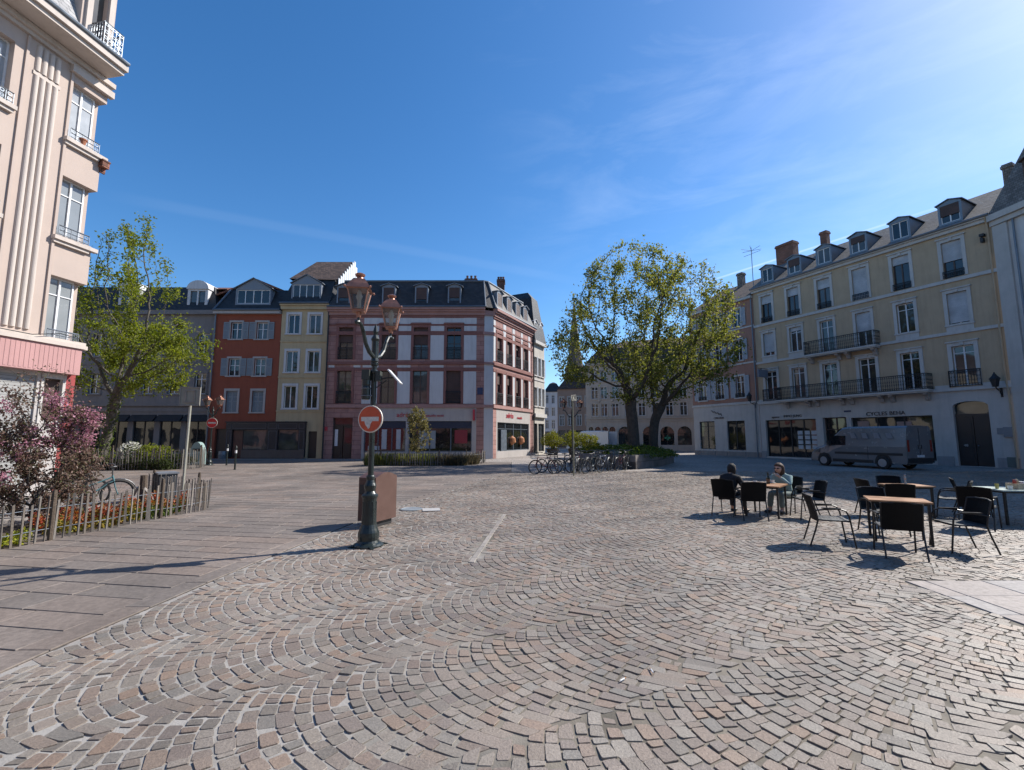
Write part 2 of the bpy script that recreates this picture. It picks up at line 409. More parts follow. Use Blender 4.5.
# cobblestones: segmental arcs in lanes, every sett its own worn block
def jointmat():
    m, nt, b = nmat('joint_mortar'); L = nt.links.new
    tc = N(nt, 'ShaderNodeTexCoord'); sp = N(nt, 'ShaderNodeSeparateXYZ'); L(tc.outputs['Object'], sp.inputs[0])
    n1 = N(nt, 'ShaderNodeTexNoise', Scale=.7, Detail=5.0, Roughness=.6); L(tc.outputs['Object'], n1.inputs['Vector'])
    # re-pointed with pale cement in the western lanes, earth and moss elsewhere
    a = N(nt, 'ShaderNodeMath', operation='MULTIPLY_ADD'); L(sp.outputs['X'], a.inputs[0]); a.inputs[1].default_value = -.30; a.inputs[2].default_value = -.05
    c = N(nt, 'ShaderNodeMath', operation='ADD'); L(a.outputs[0], c.inputs[0]); L(n1.outputs['Fac'], c.inputs[1])
    r1 = ramp(nt, [(.45, 0.0), (.75, 1.0)]); L(c.outputs[0], r1.inputs[0])
    n2 = N(nt, 'ShaderNodeTexNoise', Scale=2.2, Detail=6.0); L(tc.outputs['Object'], n2.inputs['Vector'])
    r2 = ramp(nt, [(.35, (.10,.088,.07)), (.6, (.20,.175,.14)), (.8, (.085,.085,.055))]); L(n2.outputs['Fac'], r2.inputs[0])
    r3 = ramp(nt, [(.35, (.22,.205,.185)), (.7, (.33,.31,.285))]); L(n2.outputs['Fac'], r3.inputs[0])
    L(mix(nt, r1.outputs[0], r2.outputs[0], r3.outputs[0]), b.inputs['Base Color']); b.inputs['Roughness'].default_value = .95
    n3 = N(nt, 'ShaderNodeTexNoise', Scale=90, Detail=3.0); L(tc.outputs['Object'], n3.inputs['Vector'])
    bp = N(nt, 'ShaderNodeBump', Strength=.6, Distance=.006); L(n3.outputs['Fac'], bp.inputs['Height']); L(bp.outputs[0], b.inputs['Normal'])
    return m
YMAX = 23.0
poly = [(float(XL(y)), y) for y in (-1.5,1.0,3.5,6,11,12.9,17.8,YMAX)] + [(30,YMAX),(30,-1.5)]
mb = MB(); mb.add([(x,y,.004) for x,y in poly], [tuple(range(len(poly)))[::-1]])
structure(obj('joint_bed', mb, jointmat()))

def cobbles():
    g = np.random.default_rng(3)
    A = R(30); e = np.array([math.cos(A), math.sin(A)]); nn = np.array([-math.sin(A), math.cos(A)])
    W, RAD, PT, NS = 1.28, 1.0, .106, 13
    th0 = math.asin(W/2/RAD)
    Q = []
    for k in range(-26, 24):
        nc = 2.32 + W*(k+.5)
        n_arc = int(60/PT)
        i = np.arange(n_arc)
        pt = np.cumsum(PT*(1 + g.normal(0, .05, n_arc)))
        t0 = -16 + pt + g.uniform(0, PT)
        t1 = np.append(t0[1:], t0[-1]+PT)
        # joints along each arc
        j = np.linspace(-1, 1, NS+1)[None,:].repeat(n_arc, 0)
        wob = g.normal(0, .04, j.shape) + g.uniform(0, 2.0/NS, n_arc)[:,None]
        wob[:,0] = g.normal(0, .05, n_arc); wob[:,-1] = g.normal(0, .05, n_arc)
        j = np.sort(np.clip(j + wob, -1.09, 1.09), 1)
        th = j*th0
        def P(tt, th):
            n_ = nc + RAD*np.sin(th); t_ = tt + RAD*(1-np.cos(th))
            n_ = n_ + .06*np.sin(t_*.55+1.2) + .03*np.sin(t_*1.3+1); t_ = t_ + .08*np.sin(n_*.9+t_*.4) + .04*np.sin(n_*2.3+2)
            return t_[...,None]*e + n_[...,None]*nn
        pit = (t1-t0)[:,None]
        th2 = np.arcsin(np.clip(np.sin(th)*(1 - pit*np.cos(th)/RAD), -1, 1)); th2[:,0] = th[:,0]; th2[:,-1] = th[:,-1]   # radial joints stand square to the arc
        a = P(t0[:,None], th[:,:-1]); b = P(t0[:,None], th[:,1:]); c = P(t1[:,None], th2[:,1:]); d = P(t1[:,None], th2[:,:-1])
        q = np.stack([a,b,c,d], 2).reshape(-1,4,2)
        Q.append(q)
    Q = np.concatenate(Q)
    C = Q.mean(1); x, y = C[:,0], C[:,1]
    keep = (y > -1.4) & (y < YMAX-.1) & (x > XL(y)+.035) & (x < 1.2*np.maximum(y,0) + 5.0) & ~((x > 4.62) & (y < 5.63))
    for (x0,y0,x1,y1,wd) in STRIPS:
        dx, dy = x1-x0, y1-y0; l = math.hypot(dx,dy)
        t = ((x-x0)*dx + (y-y0)*dy)/l; s = np.abs((x-x0)*dy - (y-y0)*dx)/l
        keep &= ~((t > -.05) & (t < l+.05) & (s < wd/2+.04))
    ar = .5*np.abs(np.cross(Q[:,2]-Q[:,0], Q[:,3]-Q[:,1])); keep &= ar > .004
    Q = Q[keep]; C = Q.mean(1)
    Q = Q + g.normal(0, .0056, Q.shape)
    size = np.linalg.norm(Q - C[:,None], axis=2).mean(1)
    Q = C[:,None] + (Q - C[:,None])*(1 - (.0064 + np.clip(-.2-C[:,0],0,2)*.0007)/size*1.35)[:,None,None]
    def build(Q, cut):
        m = len(Q)
        C = Q.mean(1)
        h = .0098 + np.clip(C[:,0]+.5,0,2)*.0012 + g.normal(0, .0019, m)
        tilt = g.normal(0, .024, (m,2))
        if cut:
            pts = []
            for k in range(4):
                p, pr, nx = Q[:,k], Q[:,k-1], Q[:,(k+1)%4]
                f1 = g.uniform(.05,.15,(m,1)); f2 = g.uniform(.05,.15,(m,1))
                pts += [p + (pr-p)*f1, p + (nx-p)*f2]
            P = np.stack(pts, 1)
        else: P = Q
        k = P.shape[1]
        T = C[:,None] + (P - C[:,None])*g.uniform(.965,.985,(m,1,1))
        def zz(X): return h[:,None] + ((X - C[:,None])*tilt[:,None,:]).sum(2)
        v1 = np.concatenate([T, zz(T)[...,None]], 2)
        v2 = np.concatenate([P, (zz(P)-.0025)[...,None]], 2)
        v3 = np.concatenate([P, np.full((m,k,1), .001)], 2)
        V = np.concatenate([v1,v2,v3], 1).reshape(-1,3)
        base = (np.arange(m)*3*k)[:,None]
        top = base + np.arange(k)[None,:]
        s = []
        for ring in (0,1):
            for i in range(k):
                a, b_ = ring*k+i, ring*k+(i+1)%k
                s.append(base + np.array([[a+k, b_+k, b_, a]]))
        return V, top, np.concatenate(s)
    near = (C[:,1] < 9.5)
    V1, T1, S1 = build(Q[near], True); V2, T2, S2 = build(Q[~near], False)
    o = len(V1)
    mat = islandmat('granite_sandstone_setts', [(0.18,0.157,0.132),(0.242,0.208,0.171),(0.208,0.162,0.131),(0.267,0.23,0.19),(0.248,0.185,0.143),(0.214,0.188,0.158),(0.277,0.197,0.143),(0.198,0.163,0.14),(0.259,0.213,0.176),(0.279,0.245,0.206),(0.203,0.185,0.161)], .52, .8, 70, .55, .5, (.74,1.16))
    structure(np_poly('cobblestones', np.concatenate([V1,V2]), [T1, S1, T2+o, S2+o], mat))
STRIPS = [(-.16,10.3,-.55,6.4,.075)]
cobbles()

def slab_boxes(rects, m, name, ztop=.016, bev=.006):
    """rects: list of 4 corner points each; one block with worn edges per rectangle"""
    V = []; F = []
    g = random.Random(5)
    for q in rects:
        q = [Vector((p[0],p[1],0)) for p in q]
        c = sum(q, Vector())/4
        z = ztop + g.gauss(0,.0012); b = len(V)
        ins = []
        for i in range(4):
            d = (c - q[i]); ins.append(q[i] + d.normalized()*bev*1.4)
        V += [(p.x,p.y,z) for p in ins] + [(p.x,p.y,z-.005) for p in q] + [(p.x,p.y,.001) for p in q]
        F.append((b,b+1,b+2,b+3))
        for r_ in (0,4):
            for i in range(4): F.append((b+r_+4+i, b+r_+4+(i+1)%4, b+r_+(i+1)%4, b+r_+i))
    return structure(np_obj(name, V, np.array(F), m))

def left_slabs():
    g = random.Random(11); rects = []
    a = R(-9); d = Vector((math.cos(a), math.sin(a))); m_ = Vector((-math.sin(a), math.cos(a)))
    # rows run across the path; each starts at the border course and works west
    t = -1.2
    while t < 31:
        dep = g.choice((.30,.36,.36,.42))
        for _ in (0,):
            yb = t
            x0 = float(XL(min(max(yb,1),24))) - .30
            p = Vector((x0, yb)); u = 0
            xmin = -7.62 if yb < 10.6 else -23.5
            while p.x > xmin:
                l = g.uniform(.45,1.05)
                q = p - d*l
                gap = .011
                P1 = q + d*gap; P2 = p
                rects.append([P1, P2, P2 + m_*(dep-gap), P1 + m_*(dep-gap)])
                p = q
        t += dep/math.cos(a)
    y = -1.4
    while y < 23:
        l = g.uniform(.6,.95)
        xa, xb = float(XL(y)), float(XL(y+l))
        rects.append([(xa-.285,y+.005),(xa-.03,y+.005),(xb-.03,y+l-.005),(xb-.285,y+l-.005)])
        y += l
    mt = islandmat('sandstone_slabs', [(.176,.15,.13),(.194,.162,.14),(.205,.167,.142),(.166,.143,.126),(.184,.156,.136),(.212,.167,.138),(.178,.15,.131)], .72, .45, 18, .4, .5, (.74,1.18))
    slab_boxes(rects, mt, 'slab_path', .015)
left_slabs()
mb = MB(); pts = [(-24,-1.5),(-3.77,-1.5)] + [(float(XL(y))-.02, y) for y in (3.5,6,11,12.9,17.8,23)] + [(0,31.3),(-24,31.3)]
mb.add([(x,y,.004) for x,y in pts], [tuple(range(len(pts)))])
structure(obj('slab_bed', mb, plaster('slab_joint_sand', (.055,.05,.045), .95, .2, 2)))

rects = []
g = random.Random(4); y = 5.6; first = True
while y > -1.0:
    dep = .52
    x = 4.64 - (0 if first else 0)
    rects.append([(4.64,y-dep+.006),(4.86,y-dep+.006),(4.86,y),(4.64,y)])
    x = 4.868 - g.uniform(0,.3)*0
    while x < 14:
        l = g.uniform(.6,1.2)
        rects.append([(x+.006,y-dep+.006),(x+l,y-dep+.006),(x+l,y),(x+.006,y)]); x += l
    y -= dep; first = False
slab_boxes(rects, islandmat('pale_granite_slabs', [(.30,.28,.265),(.34,.315,.295),(.33,.28,.25),(.28,.27,.26)], .75, .3, 20, .4, .6, (.85,1.1)), 'slab_paving', .017)

rects = []
for (x0,y0,x1,y1,wd) in STRIPS:
    A = Vector((x0,y0)); B = Vector((x1,y1)); d = (B-A).normalized(); nn = Vector((-d.y,d.x))*wd/2; L_ = (B-A).length; t = 0
    while t < L_:
        l = g.uniform(.2,.32)
        P, Q_ = A+d*(t+.006), A+d*min(L_, t+l)
        rects.append([P-nn, Q_-nn, Q_+nn, P+nn]); t += l
slab_boxes(rects, islandmat('pale_strip_stones', [(.26,.235,.21),(.30,.27,.24),(.28,.24,.21)], .75, .4, 30, .4, .6, (.85,1.1)), 'stone_strip', .018)
# ------------------------------------------------------------------ building helpers
def sides(mb, x0, x1, z0, z1, dep):
    mb.quad((x0,0,z0),(x0,0,z1),(x0,dep,z1),(x0,dep,z0))
    mb.quad((x1,0,z0),(x1,dep,z0),(x1,dep,z1),(x1,0,z1))
    mb.quad((x0,dep,z0),(x0,dep,z1),(x1,dep,z1),(x1,dep,z0))

def railing(mb, x0, x1, z0, z1, y, step=.11, ret=None, t=.016):
    """iron guard with top and bottom rail, bars and a row of scrolls; ret = depth of the returns to the wall"""
    def run(xa, ya, xb, yb):
        l = math.hypot(xb-xa, yb-ya); n = max(2, int(l/step)); ux, uy = (xb-xa)/l, (yb-ya)/l
        for z, r in ((z1, .022), (z0+.04, .014), (z1-.14, .010), (z0+.16, .010)):
            mb.tube([(xa,ya,z),(xb,yb,z)], r, 4)
        for i in range(n+1):
            x, y_ = xa+ux*l*i/n, ya+uy*l*i/n
            mb.box(x-t/2, x+t/2, y_-t/2, y_+t/2, z0, z1)
            if i < n:
                cx, cy = x+ux*l/n/2, y_+uy*l/n/2; r = min(.05, l/n*.45)
                zc = (z0+z1)/2
                for zc in (z1-.07, z0+.10, (z0+z1)/2-.1, (z0+z1)/2+.1):
                    P = [(cx+ux*r*math.cos(a), cy+uy*r*math.cos(a), zc+r*math.sin(a)) for a in [2*math.pi*k/6 for k in range(7)]]
                    mb.tube(P, .008, 3, cap=False)
    run(x0, y, x1, y)
    if ret is not None:
        run(x0, y+.01, x0, ret); run(x1, y+.01, x1, ret)

def window(root, x0, x1, z0, z1, y=.16, m='whitewood', cols=2, trans=(.72,), fw=.06, blind=0, blindm='blind', surround=None,
           sill=None, rail=None, shutters=None, sh_m=None, glass='glass', F=None, name='window', label=None, crown=None):
    mb = MB(F); t = .05
    mb.box(x0, x0+fw, y, y+t, z0, z1); mb.box(x1-fw, x1, y, y+t, z0, z1)
    mb.box(x0+fw, x1-fw, y, y+t, z1-fw, z1); mb.box(x0+fw, x1-fw, y, y+t, z0, z0+fw)
    for i in range(1, cols):
        c = x0 + (x1-x0)*i/cols; mb.box(c-fw*.6, c+fw*.6, y-.012, y+t-.003, z0+fw, z1-fw)
    for q in trans:
        z = z0 + (z1-z0)*q; mb.box(x0+fw, x1-fw, y+.004, y+t-.006, z-fw*.35, z+fw*.35)
    o = obj(name, mb, M[m], root)
    if label: o['label'] = label
    g = MB(F); g.quad((x0+.01,y+.03,z0+.01),(x1-.01,y+.03,z0+.01),(x1-.01,y+.03,z1-.01),(x0+.01,y+.03,z1-.01))
    obj('pane', g, M[glass], o)
    if blind:
        b = MB(F); zb = z1 - (z1-z0)*blind
        b.box(x0+.004, x1-.004, y-.06, y-.035, zb, z1-.002); b.box(x0+.004, x1-.004, y-.068, y-.028, zb-.04, zb)
        obj('blind', b, M[blindm], o)
    if surround:
        w, sm, d = surround; b = MB(F)
        b.box(x0-w, x0+.003, -d, .012, z0, z1); b.box(x1-.003, x1+w, -d, .012, z0, z1); b.box(x0-w, x1+w, -d-.004, .012, z1-.003, z1+w*1.15)
        if crown:
            b.box(x0-w-.05, x1+w+.05, -d-.09, .012, z1+w*1.15, z1+w*1.15+crown)
            b.box((x0+x1)/2-.09, (x0+x1)/2+.09, -d-.05, .012, z1+.02, z1+w*1.15)
        obj('surround', b, M[sm], o)
    if sill:
        sm, d = sill; b = MB(F); w = surround[0] if surround else .08
        b.box(x0-w-.03, x1+w+.03, -d, .03, z0-.10, z0+.004); obj('sill', b, M[sm], o)
    if rail:
        b = MB(F); railing(b, x0-.03, x1+.03, z0+.02, z0+rail, -.07, .10); obj('railing', b, M['iron'], o)
    if shutters:
        for side in shutters:
            b = MB(F); w = (x1-x0)*.52; sw = surround[0]*.6 if surround else .04
            xa = x0-sw-w if side == 'l' else x1+sw
            if side == 'c0': xa = x0+.01; w = (x1-x0)/2-.015
            if side == 'c1': xa = (x0+x1)/2+.005; w = (x1-x0)/2-.015
            yy = -.075 if side in 'lr' else y-.06
            for (p, q, r_, s) in ((xa,xa+.06,z0,z1),(xa+w-.06,xa+w,z0,z1),(xa+.06,xa+w-.06,z1-.08,z1),(xa+.06,xa+w-.06,z0,z0+.08),(xa+.06,xa+w-.06,(z0+z1)/2-.04,(z0+z1)/2+.04)):
                b.box(p,q,yy,yy+.035,r_,s)
            z = z0+.1
            while z < z1-.1:
                b.hexa([(xa+.06,yy+.006,z),(xa+w-.06,yy+.006,z),(xa+w-.06,yy+.016,z),(xa+.06,yy+.016,z),(xa+.06,yy+.018,z+.05),(xa+w-.06,yy+.018,z+.05),(xa+w-.06,yy+.028,z+.05),(xa+.06,yy+.028,z+.05)])
                z += .06
            obj('shutter', b, M[sh_m or 'whitewood'], o)
    return o

def shopwin(root, x0, x1, z0, z1, y=.12, m='black', cols=2, fw=.07, trans=(), F=None, name='shop_window', glass='shopglass', label=None):
    return window(root, x0, x1, z0, z1, y, m, cols, trans, fw, glass=glass, F=F, name=name, label=label)

def inset(poly, d):
    n = len(poly); out = []
    ar = sum(poly[i][0]*poly[(i+1)%n][1]-poly[(i+1)%n][0]*poly[i][1] for i in range(n)); sg = 1 if ar > 0 else -1
    ln = []
    for i in range(n):
        a, b = Vector(poly[i]), Vector(poly[(i+1)%n]); u = (b-a).normalized(); nn = Vector((-u.y,u.x))*sg
        ln.append((a+nn*d, u))
    for i in range(n):
        p, u = ln[i-1]; q, v_ = ln[i]
        cr = u.x*v_.y-u.y*v_.x
        if abs(cr) < 1e-6: out.append(tuple(q)); continue
        t = ((q.x-p.x)*v_.y-(q.y-p.y)*v_.x)/cr
        out.append((p.x+u.x*t, p.y+u.y*t))
    return out
def mansard(poly, z0, z1, d1, z2, d2):
    mb = MB(); A = inset(poly, 0); B = inset(poly, d1); C = inset(poly, d2); n = len(poly)
    mb.add([(x,y,z0) for x,y in A]+[(x,y,z1) for x,y in B]+[(x,y,z2) for x,y in C],
           [(i,(i+1)%n,n+(i+1)%n,n+i) for i in range(n)]+[(n+i,n+(i+1)%n,2*n+(i+1)%n,2*n+i) for i in range(n)]+[tuple(range(2*n,3*n))])
    return mb

def dormer(root, cx, w, z0, z1, yf, yb, F=None, m='zinc', wm='whitewood', cols=2, peak=.28, blind=0, blindm='brownblind', over=.10, name='dormer', tr=()):
    """window house on a roof: cheeks, face with opening, low gable"""
    mb = MB(F); a, b = cx-w/2, cx+w/2; fw = .11
    mb.wall(a, b, z0, z1, [(a+fw, b-fw, z0+.12, z1-.08)], y=yf, dep=.1)
    mb.quad((a,yf,z0),(a,yb,z0),(a,yb,z1),(a,yf,z1)); mb.quad((b,yf,z0),(b,yf,z1),(b,yb,z1),(b,yb,z0))
    o_ = over; t = .05
    for dz in (0,):
        P = [(a-o_, z1), (cx, z1+peak), (b+o_, z1)]
        n = 3
        mb.add([(x,yf-o_,z) for x,z in P]+[(x,yb,z) for x,z in P]+[(x,yf-o_,z+t) for x,z in P]+[(x,yb,z+t) for x,z in P],
               [(6,7,10,9),(7,8,11,10),(0,1,7,6),(1,2,8,7),(0,6,9,3),(2,5,11,8),(0,3,4,1),(1,4,5,2)])
    mb.add([(a,yf,z1),(b,yf,z1),(cx,yf,z1+peak)], [(0,1,2)])
    o = obj(name, mb, M[m], root)
    x0, x1, za, zb = a+fw, b-fw, z0+.12, z1-.08
    f = MB(F); y = yf+.06; q = .05
    f.box(x0,x0+q,y,y+.04,za,zb); f.box(x1-q,x1,y,y+.04,za,zb); f.box(x0+q,x1-q,y,y+.04,zb-q,zb); f.box(x0+q,x1-q,y,y+.04,za,za+q)
    for i in range(1, cols):
        c = x0+(x1-x0)*i/cols; f.box(c-.03,c+.03,y-.01,y+.037,za+q,zb-q)
    obj('window_frame', f, M[wm], o)
    g = MB(F); g.quad((x0,y+.025,za),(x1,y+.025,za),(x1,y+.025,zb),(x0,y+.025,zb)); obj('pane', g, M['glass'], o)
    if blind:
        f = MB(F); f.box(x0+.004,x1-.004,y-.045,y-.02,zb-(zb-za)*blind,zb-.003); obj('blind', f, M[blindm], o)
    return o

def pipe(root, pts, r=.05, m='zinc', name='downpipe', F=None):
    mb = MB(F); mb.tube(pts, r, 8); return obj(name, mb, M[m], root)

def chimney(root, x0, x1, y0, y1, z0, z1, m='brick', pots=0, F=None):
    mb = MB(F); mb.box(x0,x1,y0,y1,z0,z1-.25); mb.box(x0-.06,x1+.06,y0-.06,y1+.06,z1-.25,z1-.1); mb.box(x0-.02,x1+.02,y0-.02,y1+.02,z1-.1,z1)
    o = obj('chimney', mb, M[m], root)
    for i in range(pots):
        p = MB(F); p.lathe([(.11,0),(.12,.02),(.09,.3),(.12,.32),(.12,.36)], x0+(x1-x0)*(i+.5)/pots, (y0+y1)/2, 10, z1); obj('chimney_pot', p, M['brick'], o)
    return o

# ------------------------------------------------------------------ ochre building on the right
RA = R(-64.0)
def on_right(s):   # point of the right-hand building line, s metres along it
    return (26.98+.439*s, 25.89-.899*s, 0)
b = thing('apartment_building', 'long ochre plastered building with white window surrounds, two iron balconies and a bicycle shop', 'building', on_right(0), RA)
cols = [-12.70,-10.45,-8.12,-5.70,-3.28,-.70]
X0, X1 = -13.9, 1.15
gf = [(-13.45,-9.40,.12,3.08),(-8.9,-7.3,.04,3.12),(-7.0,-2.45,.25,3.04),(-1.45,.10,.02,3.78,.28)]
hole = []
for i, c in enumerate(cols):
    hole += [(c-.47,c+.47,11.28,13.55)]
    hole += [(c-.47,c+.47,7.98 if i in (2,3) else 8.42,10.35)]
    hole += [(c-.50,c+.50,4.72,7.10)]
mb = MB(); mb.wall(X0, X1, 4.5, 14.2, hole); sides(mb, X0, X1, 0, 14.2, 10); obj('wall', mb, M['ochre'], b)
mb = MB(); mb.wall(X0, X1, 0, 4.5, gf, dep=.35)
obj('ground_floor_wall', mb, M['white'], b)
mb = MB()
for (p, q) in ((X0-.01,-13.5),(-9.35,-8.95),(-7.25,-7.05),(-2.4,-1.62),(.24,X1+.01)): mb.box(p,q,-.05,.01,0,.55)
obj('plinth', mb, plaster('grey_plinth', (.30,.29,.285), .9, .2), b)
bl_top = [.28,.26,.30,1.0,.22,.52]; bl_mid = [.82,.14,0,.55,0,.93]
for i, c in enumerate(cols):
    window(b, c-.47, c+.47, 11.28, 13.55, m='brownwood', trans=(), blind=bl_top[i], surround=(.17,'whitestone',.05), rail=.42, crown=.08)
    z0 = 7.98 if i in (2,3) else 8.42
    window(b, c-.47, c+.47, z0, 10.35, trans=(.78,), blind=bl_mid[i], surround=(.17,'whitestone',.05), sill=None if i in (2,3) else ('whitestone',.09), crown=.07)
    window(b, c-.50, c+.50, 4.72, 7.10, trans=(.82,), surround=(.19,'whitestone',.05), crown=.07)
mb = MB()
for i, c in enumerate(cols):
    if i not in (2,3): mb.box(c-.62, c+.62, -.045, .01, 8.0, 8.31)
for z, h, d in ((11.0,.20,.10),(7.82,.18,.10),(14.02,.20,.16),(14.22,.14,.30)): mb.box(X0-.02, X1+.02, -d, .012, z, z+h)
mb.box(X0-.02, X1+.02, -.13, .012, 4.42, 4.62)
for p, q in ((X0,-12.02),(-2.15,-1.45),(0,X1)): mb.box(p, q, -.06, .012, 4.625, 4.80)
obj('string_course', mb, M['whitestone'], b)
for (p, q, z, corb) in ((-11.95,-2.2,4.62,(-11.3,-9.65,-9.05,-7.3,-6.7,-4.9,-4.3,-2.5)),(-9.5,-4.75,7.86,(-9.2,-7.3,-6.7,-5.05))):
    mb = MB(); mb.box(p, q, -.78, -.132, z-.11, z); mb.box(p+.03, q-.03, -.72, -.132, z-.19, z-.112)
    o = obj('balcony', mb, M['whitestone'], b)
    r_ = MB(); railing(r_, p+.05, q-.05, z, z+.98, -.73, .12, ret=-.02); obj('railing', r_, M['iron'], o)
    k = MB()
    for c in corb:
        k.yz([(-.132,z-.195),(-.62,z-.195),(-.60,z-.30),(-.34,z-.42),(-.22,z-.62),(-.132,z-.66)], c-.11, c+.11)
    obj('corbel', k, plaster('balcony_corbel_stone', (.40,.36,.33), .85, .2), o)
for p, q in ((-13.42,-12.0),(-1.42,-.02)):
    mb = MB(); railing(mb, p, q, 4.66, 5.62, -.16, .12, ret=-.02); obj('railing', mb, M['iron'], b)
# roof with zinc dormers
mb = MB(); mb.add([(X0,-.34,14.36),(X1,-.34,14.36),(X1,3.6,17.15),(X0,3.6,17.15),(X0,10.3,14.36),(X1,10.3,14.36),(X0,-.34,14.30),(X1,-.34,14.30)],
    [(0,1,2,3),(3,2,5,4),(0,3,4),(1,5,2),(6,7,1,0)])
roof = obj('roof', mb, M['greytile'], b)
mb = MB(); mb.tube([(X0,-.36,14.36),(X1,-.36,14.36)], .08, 8); obj('gutter', mb, M['zinc'], b)
for i, c in enumerate([-12.5,-10.2,-7.95,-5.62,-3.15,-.6]): dormer(b, c, 1.12, 14.62, 15.95, .05, 2.6, peak=.22, blind=(0,.5,0,.4,0,.6)[i], blindm='brownblind')
chimney(b, -14.3, -12.7, 4.2, 5.0, 16.2, 19.3, pots=0); chimney(b, -10.1, -9.6, 3.7, 4.2, 16.3, 18.8, pots=0); chimney(b, 1.2, 1.62, 2.3, 2.9, 14.5, 18.0, 'greytile')
pipe(b, [(X1-.18,-.30,14.3),(X1-.18,-.09,13.9),(X1-.18,-.09,4.7),(X1-.12,-.12,4.3),(X1-.12,-.12,.02)], .05, 'ochre')
# shops and door
o = shopwin(b, -13.45, -9.40, .12, 3.08, .2, cols=4, name='estate_agency_front')
k = MB()
for cx in (-10.75,-10.2,-9.7):
    for j in range(4): k.box(cx-.19, cx+.19, .185, .195, .78+j*.37, .78+j*.37+.29)
obj('notice_sheet', k, paint('listing_paper', (.45,.46,.47), .6), o)
shopwin(b, -8.9, -7.3, .04, 3.12, .3, cols=2, trans=(.72,), name='shop_door', m='brownwood')
o = shopwin(b, -7.0, -2.45, .25, 3.04, .2, cols=3, name='bicycle_shop_front')
k = MB()
for cx, cz in ((-5.9,1.3),(-4.9,1.9),(-3.2,1.2)): k.ring((cx,.215,cz), .33, .02, 'y', 20, 4)
k.box(-6.7,-6.0,.205,.215,1.9,2.8); k.box(-4.4,-3.6,.205,.213,1.7,2.7)
obj('poster', k, paint('shop_poster', (.30,.20,.17), .6), o)
mb = MB(); mb.box(-1.45,-.69,.24,.30,.02,2.9); mb.box(-.66,.10,.24,.30,.02,2.9); mb.box(-1.45,.10,.22,.31,2.9,3.05)
for p in (-1.36,-.57):
    for z0_, z1_ in ((.2,.95),(1.1,1.7),(1.85,2.75)): mb.box(p,p+.58,.215,.24,z0_,z1_)
o = obj('entrance_door', mb, M['darkwood'], b)
k = MB(); k.quad((-1.45,.29,3.05),(.10,.29,3.05),(.10,.29,3.78),(-1.45,.29,3.78)); obj('fanlight', k, M['glass'], o)
k = MB(); k.ball((-.55,.19,1.2), .035); obj('door_knob', k, M['zinc'], o)
text('lettering', 'CYCLES BEHA', .36, M['black'], b, -6.02, -.03, 3.14, xscale=1.0)
text('lettering', 'agence', .24, M['black'], b, -12.85, -.03, 3.24); text('lettering', 'IMMO JUNG', .27, M['black'], b, -11.85, -.03, 3.26)
text('lettering', '48', .2, M['white'], b, -1.2, .20, 1.15)
k = MB(); k.box(-7.4,-6.95,-.025,.01,3.46,3.58); obj('street_plate', k, paint('blue_plate', (.03,.04,.09)), b)
k = MB(); k.box(.35,.6,-.04,.01,1.85,2.2); k.box(.62,.98,-.12,.01,1.7,2.25); obj('letter_box', k, M['zinc'], b)
k = MB(); k.box(.62,.95,-.07,.0,.05,.6); obj('meter_cupboard', k, paint('green_cupboard', (.10,.13,.12)), b)
k = MB(); k.box(X1-.5,X1-.3,-.3,-.02,13.2,13.35); k.box(X1-.46,X1-.34,-.34,-.06,12.85,13.1); obj('spotlight', k, M['black'], b)

def wall_lantern(x, z, label):
    t = thing('wall_lantern', label, 'wall lamp', on_right(0), RA)
    k = MB(); k.tube([(x,-.02,z-.75),(x,-.25,z-.5),(x,-.55,z-.42),(x,-.72,z-.30)], .03, 6); k.tube([(x,-.02,z-.35),(x,-.3,z-.42),(x,-.5,z-.43)], .02, 6); k.box(x-.05,x+.05,-.03,.02,z-.85,z-.25); obj('bracket', k, M['iron'], t)
    k = MB(); k.lathe([(.13,-.3),(.21,.12),(.25,.13),(.23,.18),(.10,.33),(.09,.38),(.05,.42),(.02,.52)], x, -.72, 6, z); obj('lantern', k, M['iron'], t)
wall_lantern(.72, 4.75, 'black iron lantern on a scrolled bracket above the arched entrance door')
wall_lantern(-14.25, 5.0, 'black iron lantern on a bracket where the salmon and ochre buildings meet')
t = thing('projecting_sign', 'blank blue-grey box sign on an iron arm at the ochre building, over the estate agency', 'sign', on_right(0), RA)
k = MB(); k.box(-12.98,-12.86,-1.30,-.12,6.6,7.22); obj('panel', k, paint('blue_grey_panel', (.16,.18,.22)), t)
k = MB(); k.tube([(-12.92,.0,7.32),(-12.92,-1.3,7.32)], .025, 6); k.tube([(-12.92,.0,6.3),(-12.92,-.5,6.58)], .02, 6); k.box(-12.96,-12.88,-.9,-.86,7.2,7.33); obj('bracket', k, M['iron'], t)

# ------------------------------------------------------------------ salmon building beside it
b = thing('corner_house', 'salmon building with grey louvred shutters and a white shop floor, half behind the big trees', 'building', on_right(-20.9), RA)
M['salmon'] = plaster('salmon_plaster', (.35,.19,.14), .9, .15); M['shutter'] = paint('grey_shutter_paint', (.36,.385,.41), .6)
M['cream'] = plaster('cream_plaster', (.48,.43,.34), .9, .12)
cc = [1.25,3.2,5.3]; W_ = 6.99
hole = [(.68,2.4,.58,3.17),(3.74,5.54,.54,3.13)]
up = [(c-.42,c+.42,z0,z1) for c in cc for z0,z1 in ((5.15,7.05),(8.45,10.3),(11.5,13.1))]
mb = MB(); mb.wall(0, W_, 4.6, 13.9, up); sides(mb, 0, W_, 0, 13.9, 9); obj('wall', mb, M['salmon'], b)
mb = MB(); mb.wall(0, W_, 0, 4.6, hole); obj('ground_floor_wall', mb, M['white'], b)
mb = MB()
